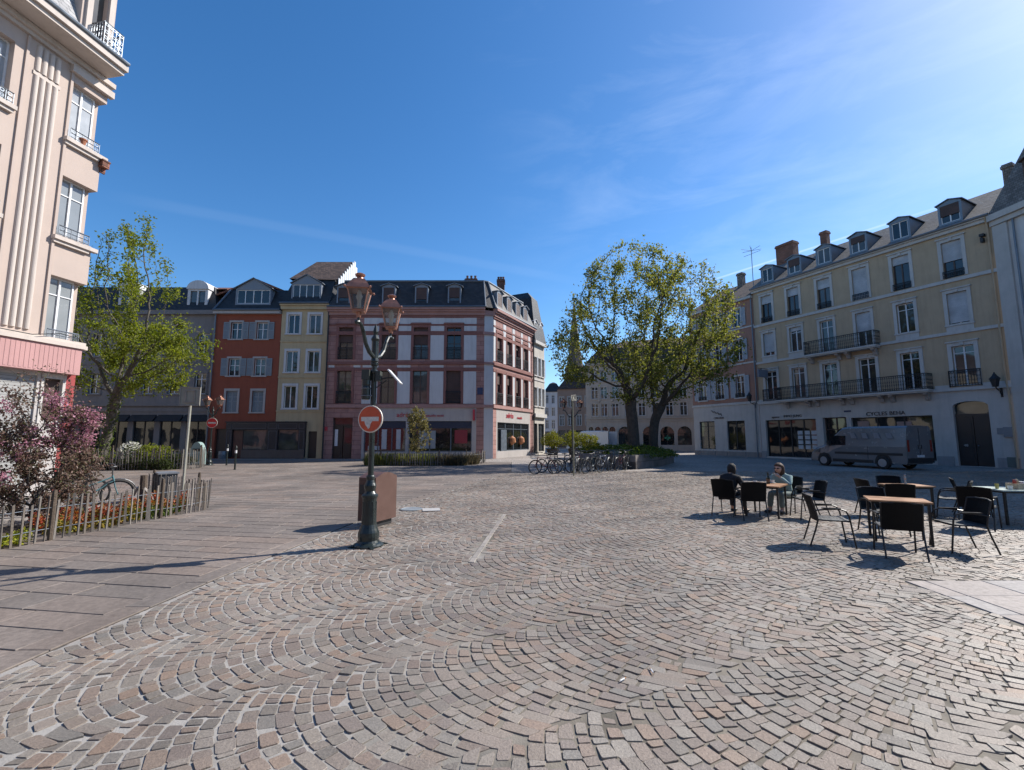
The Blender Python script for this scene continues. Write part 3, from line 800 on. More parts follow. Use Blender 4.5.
for z, h, d in ((4.55,.2,.09),(8.05,.14,.07),(11.2,.14,.07),(13.7,.24,.28)): mb.box(-.02,W_-.01,-d,.012,z,z+h)
obj('string_course', mb, M['whitestone'], b)
mb = MB()
for p, q in ((0,.6),(.68,2.4),(2.5,3.65),(3.74,5.54),(5.64,W_-.01)): mb.box(p,q,-.05,.01,0,.42)
for c in (1.6,4.7): mb.box(c-.4,c+.4,-.055,.0,.12,.3)
obj('plinth', mb, plaster('warm_plinth', (.26,.235,.22), .9, .2), b)
for c in cc:
    for z0,z1 in ((5.15,7.05),(8.45,10.3),(11.5,13.1)):
        window(b, c-.42, c+.42, z0, z1, surround=(.13,'whitestone',.04), sill=('whitestone',.10), shutters='lr', sh_m='shutter', rail=.35 if z0 < 6 else None)
for p, q in ((.68,2.4),(3.74,5.54)):
    shopwin(b, p, q, .56, 3.15, cols=2, trans=(.82,))
text('lettering', '• TAILLEUR', .24, M['brownwood'], b, 2.3, -.03, 3.36)
k = MB()
for i in range(7): k.tube([(2.1+i*.16,-.02,4.1-i*.06),(2.2+i*.16,-.03,4.16-.05*i-.08*(i%2)),(2.3+i*.16,-.02,3.98-i*.06+.07*(i%2))], .022, 4)
obj('shop_emblem', k, M['black'], b)
mb = MB(); mb.add([(0,-.3,13.92),(W_,-.3,13.92),(W_,4.5,16.9),(0,4.5,16.9),(0,9.2,13.92),(W_,9.2,13.92)], [(0,1,2,3),(3,2,5,4),(0,3,4),(1,5,2)]); obj('roof', mb, M['tile'], b)
chimney(b, 2.9, 3.45, 3.6, 4.1, 15.6, 17.8, 'greytile')
pipe(b, [(W_-.12,-.10,13.8),(W_-.12,-.10,4.7),(W_-.3,-.12,4.4),(W_-.3,-.12,.02)], .055)
t = thing('roof_antenna', 'thin television aerial on a tall mast above the salmon roof', 'antenna', (on_right(-20.9)[0], on_right(-20.9)[1], 0), RA)
k = MB(); k.tube([(5.6,2.2,15.2),(5.6,2.2,19.2)], .03, 6); obj('mast', k, M['zinc'], t)
k = MB()
for a in range(0,360,60): k.tube([(5.6,2.2,18.9),(5.6+.9*math.cos(R(a)),2.2+.9*math.sin(R(a)),19.05)], .018, 4)
k.tube([(4.8,2.2,18.6),(6.5,2.2,18.6)], .018, 4)
obj('dipole', k, M['zinc'], t)

# ------------------------------------------------------------------ white building cut by the right edge
b = thing('townhouse', 'white building with pale pilaster and slate mansard at the right edge of the square', 'building', on_right(1.17), R(-86))
cc = [2.6,5.2,7.8,10.4,13.0,15.6]
up = [(c-.5,c+.5,z0,z1) for c in cc for z0,z1 in ((5.0,7.2),(8.4,10.4),(11.4,13.2))]
gfh = [(c-.8,c+.8,.3,3.2) for c in cc]
mb = MB(); mb.wall(0.01, 17.5, 4.3, 14.0, up); sides(mb, .01, 17.5, 0, 14.0, 11); obj('wall', mb, plaster('white_render', (.56,.54,.515), .9, .1), b)
mb = MB(); mb.wall(0.01, 17.5, 0, 4.3, gfh); obj('ground_floor_wall', mb, plaster('rose_render', (.38,.27,.235), .9, .15), b)
for c in cc:
    for z0,z1 in ((5.0,7.2),(8.4,10.4),(11.4,13.2)): window(b, c-.5, c+.5, z0, z1, surround=(.14,'whitestone',.04), sill=('whitestone',.1))
    shopwin(b, c-.8, c+.8, .3, 3.2)
mb = MB(); mb.box(.03,.75,-.12,.01,.0,13.6); mb.box(.0,17.5,-.14,.012,4.1,4.35); mb.box(0,17.5,-.35,.012,13.9,14.25); mb.box(0,17.5,-.2,.012,13.62,13.89); obj('pilaster', mb, M['white'], b)
obj('roof', mansard([(0,-.25),(17.5,-.25),(17.5,11),(0,11)], 14.25, 18.0, 1.3, 19.2, 3.5), M['greytile'], b)
for c in (2.4,6.5,10.6,14.6): dormer(b, c, 1.3, 14.7, 16.5, -.05, 1.2, m='tile')
pipe(b, [(1.05,-.1,13.6),(1.05,-.1,.02)], .05)
# ------------------------------------------------------------------ pink corner building
b = thing('corner_building', 'pink sandstone and white corner building with slate mansard and a red-lettered office below', 'building', (-14.62,36,0))
M['pink'] = courses('pink_sandstone', (.365,.20,.175), 1.1, .36, .012, (.15,.065,.055), .12, .85, .5)
M['pinkplain'] = plaster('rose_sandstone', (.37,.212,.187), .85, .14)
M['redstone'] = plaster('dark_red_sandstone', (.225,.10,.085), .85, .15)
M['greywhite'] = plaster('pale_grey_stucco', (.54,.54,.545), .9, .08)
M['shopbeige'] = plaster('shop_fascia_beige', (.40,.37,.35), .8, .08)
M['redletter'] = paint('red_lettering', (.45,.03,.05), .5)
ux, uy = .44, .898
SA = (12.98, 0.0)
SF = Matrix.Translation((SA[0], SA[1], 0)) @ Matrix.Rotation(math.atan2(uy, ux), 4, 'Z')
def sp(s, y=0): v = SF @ Vector((s, y, 0)); return (v.x, v.y)
P1 = (12.39, 0); P2 = sp(.3); P3 = sp(8.3)
foot = [(-.25,0), P1, P2, P3, (9.5,12.5), (-.25,11)]
cf = [1.25, 4.70, 7.28, 9.95]; cs = [1.36, 3.15, 4.9, 6.55]
hf = [(c-.58,c+.58,z0,z1) for c in cf for z0,z1 in ((4.35,7.0),(7.88,10.5))]
gff = [(.5,2.05,.02,3.2),(2.98,6.25,.55,2.95),(6.5,11.45,.55,2.95)]
mb = MB(); mb.wall(-.25, 12.39, 4.05, 11.75, hf); mb.wall(-.25, 2.8, 0, 4.05, gff[:1], dep=.3); mb.wall(11.8, 12.39, 0, 4.05, [])
obj('wall', mb, M['pink'], b)
mb = MB(); mb.wall(2.8, 11.8, 0, 4.05, gff[1:], dep=.15); obj('shop_wall', mb, M['shopbeige'], b)
mb = MB(); mb.quad((*P1,0),(*P2,0),(*P2,4.05),(*P1,4.05)); mb.quad((*P1,4.05),(*P2,4.05),(*P2,11.75),(*P1,11.75)); obj('wall', mb, M['greywhite'], b)
mb = MB(SF); hs = [(c-.5,c+.5,z0,z1) for c in cs for z0,z1 in ((4.35,6.95),(7.85,10.25))]
mb.wall(.3, 8.3, 4.05, 11.75, hs); mb.wall(.3, .85, 0, 4.05, []); mb.wall(7.55, 8.3, 0, 4.05, []); obj('wall', mb, M['pink'], b)
mb = MB(SF); mb.wall(.85, 7.55, 0, 4.05, [(1.05,7.3,.55,2.9)], dep=.15); obj('shop_wall', mb, M['shopbeige'], b)
mb = MB()
for i in range(3, 6):
    p, q = foot[i], foot[(i+1)%6]; mb.quad((*p,0),(*q,0),(*q,11.75),(*p,11.75))
obj('wall', mb, M['greywhite'], b)
# white stucco fields and red bands
mb = MB()
for p, q in ((2.68,3.95),(5.42,6.5),(8.06,9.15),(10.75,11.76)):
    mb.box(p,q,-.03,.01,4.32,6.9); mb.box(p,q,-.03,.01,7.22,7.42); mb.box(p,q,-.03,.01,7.82,9.85); mb.box(p,q,-.03,.01,10.2,10.62); mb.box(p,q,-.028,.01,10.78,11.28)
for p,q in ((-.05,.42),(1.95,2.5)): mb.box(p,q,-.03,.01,7.22,7.42)
for p, q in ((3.95,5.42),(6.5,8.06),(9.15,10.75)): mb.box(p,q,-.026,.01,10.9,11.26)
obj('stucco_field', mb, M['greywhite'], b)
mb = MB(SF)
for p, q in ((.3,.62),(2.0,2.52),(3.78,4.27),(5.53,5.95),(7.18,7.6)):
    mb.box(p,q,-.03,.01,4.32,6.9); mb.box(p,q,-.03,.01,7.82,9.85); mb.box(p,q,-.028,.01,10.1,11.2)
obj('stucco_field', mb, M['greywhite'], b)
def bands(F, x0, x1):
    mb = MB(F)
    for z, h, d in ((7.47,.22,.12),(6.95,.22,.045),(9.88,.28,.045),(10.64,.12,.06),(11.32,.18,.08)): mb.box(x0,x1,-d,.008,z,z+h)
    return mb
obj('band', bands(None,-.24,12.40), M['redstone'], b); obj('band', bands(SF,.28,8.29), M['redstone'], b)
def ledges(F, x0, x1):
    mb = MB(F)
    for z, h, d in ((4.0,.26,.10),(11.5,.24,.16),(11.74,.16,.30),(11.9,.2,.42)): mb.box(x0,x1,-d,.009,z,z+h)
    return mb
obj('cornice', ledges(None,-.25,12.45), M['pinkplain'], b); obj('cornice', ledges(SF,.25,8.3), M['pinkplain'], b)
mb = MB(); A = (12.39,-.02); 
for z0_, z1_ in ((4.02,4.24),(7.49,7.67),(9.9,10.14),(11.5,11.9)): mb.prism([(12.30,-.1),(12.47,-.11),(13.2,.22),(13.0,.35)], z0_, z1_)
obj('band', mb, M['pinkplain'], b)
for i, c in enumerate(cf):
    window(b, c-.58, c+.58, 7.88, 10.5, m='brownwood', trans=(.5,), blind=(.45,.45,.52,0)[i], blindm='brownblind', surround=(.2,'redstone',.06), rail=.95, crown=.1, y=.2)
    window(b, c-.58, c+.58, 4.35, 7.0, m='brownwood', trans=(.5,) if i else (.4,.75), blind=(0,0,0,.97)[i], blindm='brownblind', surround=(.2,'redstone',.06), rail=.95 if i in (0,3) else None, y=.2)
for i, c in enumerate(cs):
    window(b, c-.5, c+.5, 7.85, 10.25, m='brownwood', trans=(.75,), blind=(.5,.92,.3,.9)[i], blindm='brownblind', surround=(.14,'redstone',.06), rail=.9, y=.2, F=SF)
    window(b, c-.5, c+.5, 4.35, 6.95, m='brownwood', trans=(.75,), blind=(.35,.3,.5,.6)[i], blindm='brownblind', surround=(.14,'redstone',.06), rail=.9, y=.2, F=SF)
roofpoly = [(-.25,-.3), (12.5,-.3), (13.33,.12), sp(8.3,-.3), (9.5,12.5), (-.25,11)]
obj('roof', mansard(roofpoly, 12.1, 14.55, .95, 14.9, 4.0), courses('brown_slate', (.040,.034,.033), .25, .14, .006, (.016,.014,.014), .3, .6, .4), b)
mb = MB()
for (p, q) in (((-.25,-.42),(12.5,-.42)),((13.33,.0),sp(8.3,-.42))): mb.tube([(*p,12.13),(*q,12.13)], .08, 8)
ip = inset(roofpoly, .95); mb.tube([(*ip[0],14.58),(*ip[1],14.58),(*ip[2],14.58),(*ip[3],14.58)], .09, 6)
mb.tube([(12.5,-.3,12.15),(*ip[1],14.6)], .07, 6); mb.tube([(13.33,.12,12.15),(*ip[2],14.6)], .07, 6)
obj('gutter', mb, M['lead'], b)
for i, c in enumerate([.95,4.62,7.28,9.95]): dormer(b, c, 1.08, 12.25, 13.85, -.15, .8, m='bluezinc', wm='brownwood', cols=1, peak=.24, over=.14, blind=(.6,.75,.7,.6)[i])
for i, c in enumerate([1.2,3.0,4.75,6.4]): dormer(b, c, 1.0, 12.2, 13.7, -.12, .8, F=SF, m='bluezinc', wm='brownwood', cols=1, peak=.22, over=.12, blind=.85)
chimney(b, 10.3, 11.4, 4.5, 5.2, 14.7, 16.2, pots=3); chimney(b, 13.2, 13.9, 6.3, 7.3, 14.5, 16.8, pots=3)
# doors, shop fronts, lettering
mb = MB(); mb.box(.5,1.25,.2,.26,.02,2.6); mb.box(1.3,2.05,.2,.26,.02,2.6); mb.box(.5,2.05,.19,.27,2.6,2.7)
for p in (.62,1.42): mb.box(p,p+.5,.17,.2,.3,1.0)
o = obj('entrance_door', mb, M['darkwood'], b)
k = MB(); k.quad((.5,.25,2.7),(2.05,.25,2.7),(2.05,.25,3.2),(.5,.25,3.2)); k.quad((1.38,.19,1.2),(1.95,.19,1.2),(1.95,.19,2.4),(1.38,.19,2.4)); obj('pane', k, M['glass'], o)
k = MB(); k.box(.62,.86,.175,.19,1.0,2.3); obj('notice_sheet', k, M['whitewood'], o)
def shopfront(x0, x1, n, F, blindz):
    o = shopwin(b, x0, x1, .55, 2.95, .1, 'lead', n, F=F, name='shop_window')
    k = MB(F); k.box(x0+.02, x1-.02, .085, .105, blindz, 2.93); obj('sun_blind', k, paint('navy_blind', (.018,.025,.05), .6), o)
    return o
o = shopfront(2.98, 6.25, 3, None, 2.38)
k = MB()
for p, q, z0_, z1_ in ((4.35,4.75,.75,2.3),(5.5,5.85,.75,2.3),(3.3,4.2,.7,1.0)): k.box(p,q,.088,.098,z0_,z1_)
obj('poster', k, paint('white_poster', (.42,.43,.45), .6), o)
o = shopfront(6.5, 11.45, 3, None, 2.38)
k = MB(); k.box(10.1,11.1,.088,.098,1.2,2.25); obj('poster', k, paint('red_poster', (.22,.02,.03), .6), o)
k = MB(); k.box(7.3,8.6,.088,.098,.8,2.2); obj('poster', k, paint('grey_poster', (.24,.27,.29), .6), o)
o = shopwin(b, 1.05, 7.3, .55, 2.9, .1, 'lead', 4, F=SF, trans=(.78,))
k = MB(SF); k.box(1.75,2.75,.02,.09,.05,2.3); obj('glass_door', k, M['lead'], b)
k = MB(SF)
for c in (3.9,5.7): k.lathe([(.02,1.0),(.34,1.25),(.30,1.6),(.05,1.8)], c, .085, 10)
obj('poster', k, paint('orange_poster', (.38,.15,.06), .6), o)
text('lettering', 'adréa', .52, M['redletter'], b, 5.5, -.03, 3.28); text('lettering', 'mutuelle santé', .26, M['redletter'], b, 7.7, -.03, 3.3)
v = SF @ Vector((2.6,-.03,3.35)); o = text('lettering', 'adréa', .62, M['redletter'], b, v.x, v.y, 3.32, math.atan2(uy,ux))
v = SF @ Vector((4.7,-.03,3.35)); o = text('lettering', 'mutuelle', .30, M['redletter'], b, v.x, v.y, 3.3, math.atan2(uy,ux))
k = MB(); k.box(11.55,11.7,-.35,.0,3.0,3.85); obj('projecting_sign', k, M['redletter'], b)
k = MB(); k.box(11.86,12.3,-.05,-.02,5.05,5.6); obj('street_plate', k, paint('navy_street_plate', (.02,.03,.09)), b)
k = MB(); k.box(-.12,.1,-.04,0,2.2,2.5); obj('door_plate', k, M['redletter'], b)
pipe(b, [(-.18,-.12,11.9),(-.18,-.12,.02)], .06, 'black')
pipe(b, [(*sp(8.2,-.14),11.8),(*sp(8.2,-.14),.02)], .06, 'black')

# next house down the side street
b = thing('townhouse', 'narrow cream townhouse with grey shutters just behind the pink corner building', 'building', (-14.62+sp(8.36)[0], 36+sp(8.36)[1], 0), math.atan2(uy,ux))
cc = [.5,1.45,2.35]; W_ = 2.9
up = [(c-.3,c+.3,z0,z1) for c in cc for z0,z1 in ((4.7,6.5),(7.7,9.5))]
mb = MB(); mb.wall(0,W_,3.9,11,up); mb.wall(0,W_,0,3.9,[(.2,1.0,.1,3.0),(1.2,2.7,.3,3.0)]); sides(mb,0,W_,0,11,9); obj('wall', mb, plaster('old_cream_render', (.46,.43,.38), .9, .15), b)
for c in cc:
    for z0,z1 in ((4.7,6.5),(7.7,9.5)): window(b, c-.3, c+.3, z0, z1, surround=(.07,'whitestone',.04), sill=('whitestone',.1), shutters='r', sh_m='shutter')
shopwin(b, .2, 1.0, .1, 3.0, cols=1); shopwin(b, 1.2, 2.7, .3, 3.0, cols=2)
mb = MB()
for z, h, d in ((3.6,.35,.25),(7.2,.12,.06),(10.8,.3,.3)): mb.box(0,W_,-d,.01,z,z+h)
obj('cornice', mb, M['whitestone'], b)
obj('roof', mansard([(0,-.25),(W_,-.25),(W_,9),(0,9)], 11.1, 15.6, .7, 16.4, 1.40), M['slate'], b)
for c in (.7,2.1): dormer(b, c, .8, 11.4, 13.0, .0, 1.2, m='greywhite', cols=1)

# ------------------------------------------------------------------ red and yellow houses
M['redplaster'] = plaster('brick_red_plaster', (.26,.07,.038), .9, .10)
M['yellow'] = plaster('pale_yellow_plaster', (.46,.365,.225), .9, .10)
M['greyshutter'] = paint('grey_green_shutter', (.22,.245,.26), .6)
b = thing('terraced_house', 'brick-red house with grey shutters, white windows and a wide gabled dormer', 'building', (-24.18,36.5,0))
hole = [(c-.46,c+.46,z0,z1) for c in (1.62,3.72) for z0,z1 in ((9.65,11.05),(6.62,8.05),(3.68,5.4))] + [(.5,1.35,.02,2.35)]
mb = MB(); mb.wall(-.15,5.25,0,11.75,hole,dep=.25); sides(mb,-.15,5.25,0,11.75,10); obj('wall', mb, M['redplaster'], b)
for i, c in enumerate((1.62,3.72)):
    for z0,z1 in ((9.65,11.05),(6.62,8.05)): window(b, c-.46, c+.46, z0, z1, surround=(.13,'shopbeige',.04), sill=('shopbeige',.1), shutters='lr', sh_m='greyshutter', trans=(.6,))
    window(b, c-.46, c+.46, 3.68, 5.4, surround=(.16,'shopbeige',.04), sill=('shopbeige',.1), shutters=['c0','c1'], sh_m='greyshutter')
mb = MB(); mb.box(-.2,5.22,-.32,.01,11.72,12.0); obj('cornice', mb, M['shopbeige'], b)
mb = MB(); mb.tube([(-.2,-.36,12.02),(5.22,-.36,12.02)], .09, 8); mb.tube([(-.12,-.3,12.1),(.5,.7,14.0)], .09, 6); obj('gutter', mb, M['lead'], b)
mb = MB(); mb.add([(-.15,-.3,12.02),(5.25,-.3,12.02),(5.25,.75,14.0),(.45,.75,14.0),(-.15,10,12.02),(5.25,10,12.02),(5.25,9,14),(.45,9,14)], [(0,1,2,3),(4,7,6,5),(0,3,7,4),(1,5,6,2),(3,2,6,7)]); obj('roof', mb, M['slate'], b)
mb = MB(); mb.add([(-1.2,.9,13.6),(2.5,.9,15.05),(2.5,9,15.05),(-1.2,9,13.6),(5.25,.9,13.9),(5.25,9,13.9),(-1.2,.9,13.45),(2.5,.9,14.88),(5.25,.9,13.75)], [(0,1,2,3),(1,4,5,2),(0,6,7,1),(1,7,8,4)]); obj('upper_roof', mb, M['redtile'], b)
dormer(b, 2.85, 2.9, 12.5, 13.85, -.05, 1.6, m='bluezinc', cols=4, peak=.9, over=.16)
mb = MB(); mb.box(.5,1.35,.2,.25,.02,2.35); obj('door', mb, M['darkwood'], b)
pipe(b, [(-.08,-.1,11.7),(-.08,-.1,.02)], .05)
b = thing('terraced_house', 'narrow pale yellow house with a grey dormer between the red and the pink building', 'building', (-18.9,36.5,0))
hole = [(c-.47,c+.47,z0,z1) for c in (1.02,2.76) for z0,z1 in ((10.1,11.7),(6.92,8.65),(3.98,5.8))] + [(2.65,3.35,.02,2.15)]
mb = MB(); mb.wall(0,3.98,0,12.4,hole,dep=.2); sides(mb,0,3.98,0,12.4,10); obj('wall', mb, M['yellow'], b)
for c in (1.02,2.76):
    for z0,z1 in ((10.1,11.7),(6.92,8.65),(3.98,5.8)): window(b, c-.47, c+.47, z0, z1, surround=(.17,'greywhite',.04), sill=('greywhite',.1), trans=(), y=.1)
mb = MB(); mb.box(-.0,3.97,-.07,.01,6.45,6.57); mb.box(0,3.97,-.07,.01,9.4,9.5); mb.box(0,3.97,-.06,.01,3.7,3.84); mb.box(-.05,3.97,-.2,.01,12.1,12.4); mb.box(-.08,3.97,-.32,.01,12.4,12.56); obj('cornice', mb, M['yellow'], b)
mb = MB(); mb.tube([(-.1,-.36,12.6),(3.97,-.36,12.6)], .09, 8); obj('gutter', mb, M['lead'], b)
mb = MB(); mb.add([(0,-.3,12.56),(3.98,-.3,12.56),(3.98,.7,14.9),(.5,.7,14.9),(0,9.5,12.56),(3.98,9.5,12.56),(3.98,9,14.9),(.5,9,14.9)], [(0,1,2,3),(4,7,6,5),(0,3,7,4),(1,5,6,2),(3,2,6,7)]); obj('roof', mb, M['slate'], b)
mb = MB(); mb.add([(.15,.55,14.95),(4.25,.55,14.85),(4.25,3.8,17.7),(.95,3.8,17.7),(.15,8,14.95),(4.25,8,14.85)], [(0,1,2,3),(3,2,5,4),(0,3,4)]); obj('upper_roof', mb, M['tile'], b)
mb = MB()
for i in range(17):
    y = .6+i*.44; zt = 14.85+(min(y,8-y+.1)-.5)/3.3*2.8
    mb.box(4.26,4.30,y,y+.38,14.4,max(14.6,zt+.1))
obj('gable_boarding', mb, paint('white_gable_board', (.52,.54,.56), .6), b)
dormer(b, 1.95, 2.45, 12.62, 14.3, -.1, 1.4, m='bluezinc', cols=4, peak=.75, over=.12)
mb = MB(); mb.box(2.65,3.35,.15,.2,.02,2.15); obj('door', mb, M['darkwood'], b)
t = thing('restaurant_front', 'dark panelled restaurant front running along the foot of the red and yellow houses', 'shopfront', (-22.7,36.5,0))
mb = MB(); mb.box(0,6.3,-.24,-.005,2.28,2.85); mb.box(-.04,6.34,-.32,-.004,2.85,2.93)
for p, q in ((0,.5),(3.32,4.12),(5.75,6.3)): mb.box(p,q,-.2,-.005,.1,2.28)
mb.box(.5,3.32,-.06,-.004,.1,2.28); mb.box(4.12,5.75,-.06,-.004,.1,2.28)
obj('panelling', mb, paint('near_black_panel', (.02,.02,.026), .45), t)
k = MB()
for p, q, z0_, z1_ in ((.08,.42,2.36,2.78),(.55,3.2,2.36,2.78),(3.35,4.05,2.36,2.78),(4.15,5.65,2.36,2.78),(5.8,6.22,2.36,2.78)):
    for bx in ((p,q,z0_,z0_+.03),(p,q,z1_-.03,z1_),(p,p+.03,z0_+.03,z1_-.03),(q-.03,q,z0_+.03,z1_-.03)): k.box(bx[0],bx[1],-.255,-.235,bx[2],bx[3])
for p, q in ((.08,.42),(3.4,4.04),(5.83,6.22)):
    for bx in ((p,q,.7,.74),(p,q,2.15,2.19),(p,p+.035,.74,2.15),(q-.035,q,.74,2.15)): k.box(bx[0],bx[1],-.215,-.195,bx[2],bx[3])
obj('moulding', k, paint('grey_moulding', (.085,.09,.10), .5), t)
k = MB(); k.quad((1.35,-.07,.72),(3.3,-.07,.72),(3.3,-.07,2.25),(1.35,-.07,2.25)); k.quad((4.14,-.07,.72),(5.73,-.07,.72),(5.73,-.07,2.25),(4.14,-.07,2.25)); obj('pane', k, M['glass'], t)
k = MB(); k.box(.55,1.3,-.09,-.062,.15,2.2); obj('door', k, paint('red_brown_door', (.09,.035,.025), .5), t)
k = MB(); k.box(1.35,6.3,-.3,-.22,.02,.68); obj('plinth', k, plaster('brown_plinth', (.13,.10,.085), .9), t)
k = MB(); k.lathe([(.28,0),(.33,.35),(.30,.6)], .1, -.55, 12, .0); obj('plant_tub', k, M['zinc'], t)

# ------------------------------------------------------------------ grey building behind the left tree
b = thing('apartment_building', 'long grey building with arched dormers and dark shop awnings behind the left tree', 'building', (-34.72,37,0))
M['greyplaster'] = plaster('warm_grey_plaster', (.20,.185,.18), .9, .12)
X0, X1 = -12, 10.25
cc = [9.2-2.16*i for i in range(10)]
hole = [(c-.48,c+.48,z0,z1) for c in cc for z0,z1 in ((5.2,6.9),(8.3,10.2))]
gfh = [(c-.85,c+.85,.5,3.3) for c in cc]
mb = MB(); mb.wall(X0,X1,0,12.0,hole+gfh); sides(mb,X0,X1,0,12,11); obj('wall', mb, M['greyplaster'], b)
for c in cc:
    for z0,z1 in ((5.2,6.9),(8.3,10.2)): window(b, c-.48, c+.48, z0, z1, surround=(.12,'greyplaster',.04), sill=('greyplaster',.1))
    shopwin(b, c-.85, c+.85, .5, 3.3, cols=2)
for i, c in enumerate(cc[:6]):
    k = MB(); k.hexa([(c-1.0,-.05,2.95),(c+1.0,-.05,2.95),(c+1.0,-.0,3.0),(c-1.0,-.0,3.0),(c-1.0,-.5,2.95),(c+1.0,-.5,2.95),(c+1.0,-.02,3.5),(c-1.0,-.02,3.5)]); obj('awning', k, paint('black_awning', (.02,.02,.022), .8), b)
mb = MB()
for z, h, d in ((4.2,.25,.18),(3.75,.3,.06),(7.6,.12,.06),(11.8,.35,.3)): mb.box(X0,X1-.01,-d,.01,z,z+h)
obj('cornice', mb, M['greyplaster'], b)
obj('roof', mansard([(X0,-.25),(X1,-.25),(X1,11),(X0,11)], 12.15, 14.4, .9, 15.0, 4), M['slate'], b)
mb = MB(); mb.add([(X0,.8,14.3),(X1,.8,14.3),(X1,5.5,16.0),(X0,5.5,16.0),(X0,10,14.3),(X1,10,14.3)], [(0,1,2,3),(3,2,5,4),(1,5,2),(0,3,4)]); obj('upper_roof', mb, M['redtile'], b)
def arched_dormer(c, w, z0, z1):
    mb = MB(); a, q = c-w/2, c+w/2
    mb.wall(a, q, z0, z1-.35, [(c-.62,c-.06,z0+.35,z1-.5),(c+.06,c+.62,z0+.35,z1-.5)], y=-.05, dep=.12)
    mb.quad((a,-.05,z0),(a,1.0,z0),(a,1.0,z1-.35),(a,-.05,z1-.35)); mb.quad((q,-.05,z0),(q,-.05,z1-.35),(q,1.0,z1-.35),(q,1.0,z0))
    n = 12; P = [(c-(w/2+.08)*math.cos(math.pi*i/n), z1-.35+.75*math.sin(math.pi*i/n)) for i in range(n+1)]
    mb.xz(P, -.16, 1.6)
    o = obj('dormer', mb, M['greywhite'], b)
    g = MB()
    for p, r_ in ((c-.62,c-.06),(c+.06,c+.62)): g.quad((p,.05,z0+.35),(r_,.05,z0+.35),(r_,.05,z1-.5),(p,.05,z1-.5))
    obj('pane', g, M['glass'], o)
for c in (8.45,2.7,-3.2): arched_dormer(c, 1.7, 12.3, 14.35)
pipe(b, [(10.1,-.1,11.9),(10.1,-.1,.02)], .05)

# ------------------------------------------------------------------ cream corner building on the left, in the sun
M['peach'] = plaster('peach_render', (.45,.365,.315), .9, .06, 1.0, .2, 60, (.40,.33,.29))
M['peachlight'] = plaster('pale_peach_stone', (.52,.455,.405), .85, .05)
M['pinkfascia'] = plaster('pink_fascia', (.44,.245,.235), .8, .08)
M['redwall'] = plaster('red_shop_wall', (.30,.05,.05), .8, .1)
b = thing('apartment_building', 'tall peach-rendered corner building with fluted pilasters and a pink fascia at the left edge', 'building', (-13.79,14.4,0), R(80.5))
X0 = -9.0; X1 = -.08
rc = [(-1.09,-.30),(-3.95,-2.6),(-6.6,-5.3)]
zs = ((4.66,6.6),(7.9,9.8),(11.1,12.95))
hole = [(p,q,z0,z1) for p,q in rc[1:] for z0,z1 in zs]
mb = MB(); mb.wall(X0,rc[0][0],4.5,13.6,hole,dep=.28); mb.quad((rc[0][0],0,4.5),(rc[0][0],.28,4.5),(rc[0][0],.28,13.6),(rc[0][0],0,13.6)); mb.quad((X1-.06,.27,0),(X1-.06,9,0),(X1-.06,9,13.6),(X1-.06,.27,13.6)); mb.quad((rc[0][1],.27,4.5),(X1-.06,.27,4.5),(X1-.06,.27,13.6),(rc[0][1],.27,13.6))
for z0_, z1_ in ((4.5,zs[0][0]),(zs[0][1],zs[1][0]),(zs[1][1],zs[2][0]),(zs[2][1],13.6)):
    mb.box(rc[0][0]+.001, X1, .0, .75, z0_, z1_)
mb.quad((X0,0,0),(X0,0,13.6),(X0,9,13.6),(X0,9,0)); obj('wall', mb, M['peach'], b)
mb = MB(); mb.wall(X0,-.42,0,4.5,[(-2.0,-1.12,.1,3.5),(-.98,-.46,2.2,3.45),(-4.6,-2.4,.5,3.4)],dep=.25); obj('ground_floor_wall', mb, plaster('grey_white_shop_wall', (.46,.43,.41), .85, .2), b)
mb = MB(); mb.quad((-.42,0,0),(-.12,0,0),(-.12,0,4.5),(-.42,0,4.5)); mb.quad((-.12,0,0),(-.12,9,0),(-.12,9,4.5),(-.12,0,4.5)); obj('red_wall', mb, M['redwall'], b)
mb = MB(); mb.box(-2.0,-1.12,.05,.1,.1,3.5); o = obj('shop_shutter', mb, courses('grey_shop_shutter', (.36,.36,.35), 4.0, .09, .008, (.18,.18,.18), .04, .6, .3), b)
k = MB(); k.box(-1.03,-.95,-.03,.1,2.1,3.55); k.box(-.47,-.39,-.03,.1,2.1,3.55); k.box(-1.03,-.39,-.04,.1,3.45,3.6); obj('shop_frame', k, M['whitestone'], b)
k = MB(); k.box(-.95,-.38,.12,.16,2.2,3.45); obj('shop_blind', k, M['brownwood'], b)
shopwin(b, -4.6, -2.4, .5, 3.4)
k = MB(); k.box(X0,-.24,-.30,.005,3.62,4.44)
x = X0+.06
while x < -.32: k.box(x,x+.07,-.307,-.298,3.66,4.38); x += .115
obj('fascia', k, M['pinkfascia'], b)
k = MB(); k.box(X0,-.18,-.36,.006,4.44,4.56); k.box(X0,-.10,-.24,.007,4.56,4.66); obj('ledge', k, M['peachlight'], b)
for p, q in rc:
    for j, (z0,z1) in enumerate(zs):
        o = window(b, p, q, z0, z1, y=.2, trans=(.72,), fw=.045, cols=2, glass='curtain')
        k = MB()
        k.box(p-.12, q+(.32 if p > -1.5 else .14), -.16, .01, z0-.20, z0-.08); k.box(p-.10, q+.10, -.10, .01, z0-.30, z0-.20); obj('sill', k, M['peachlight'], o)
        k = MB(); railing(k, p, q+.06, z0-.05, z0+.26, -.1, .16); obj('railing', k, M['zinc'], o)
    k = MB(); 
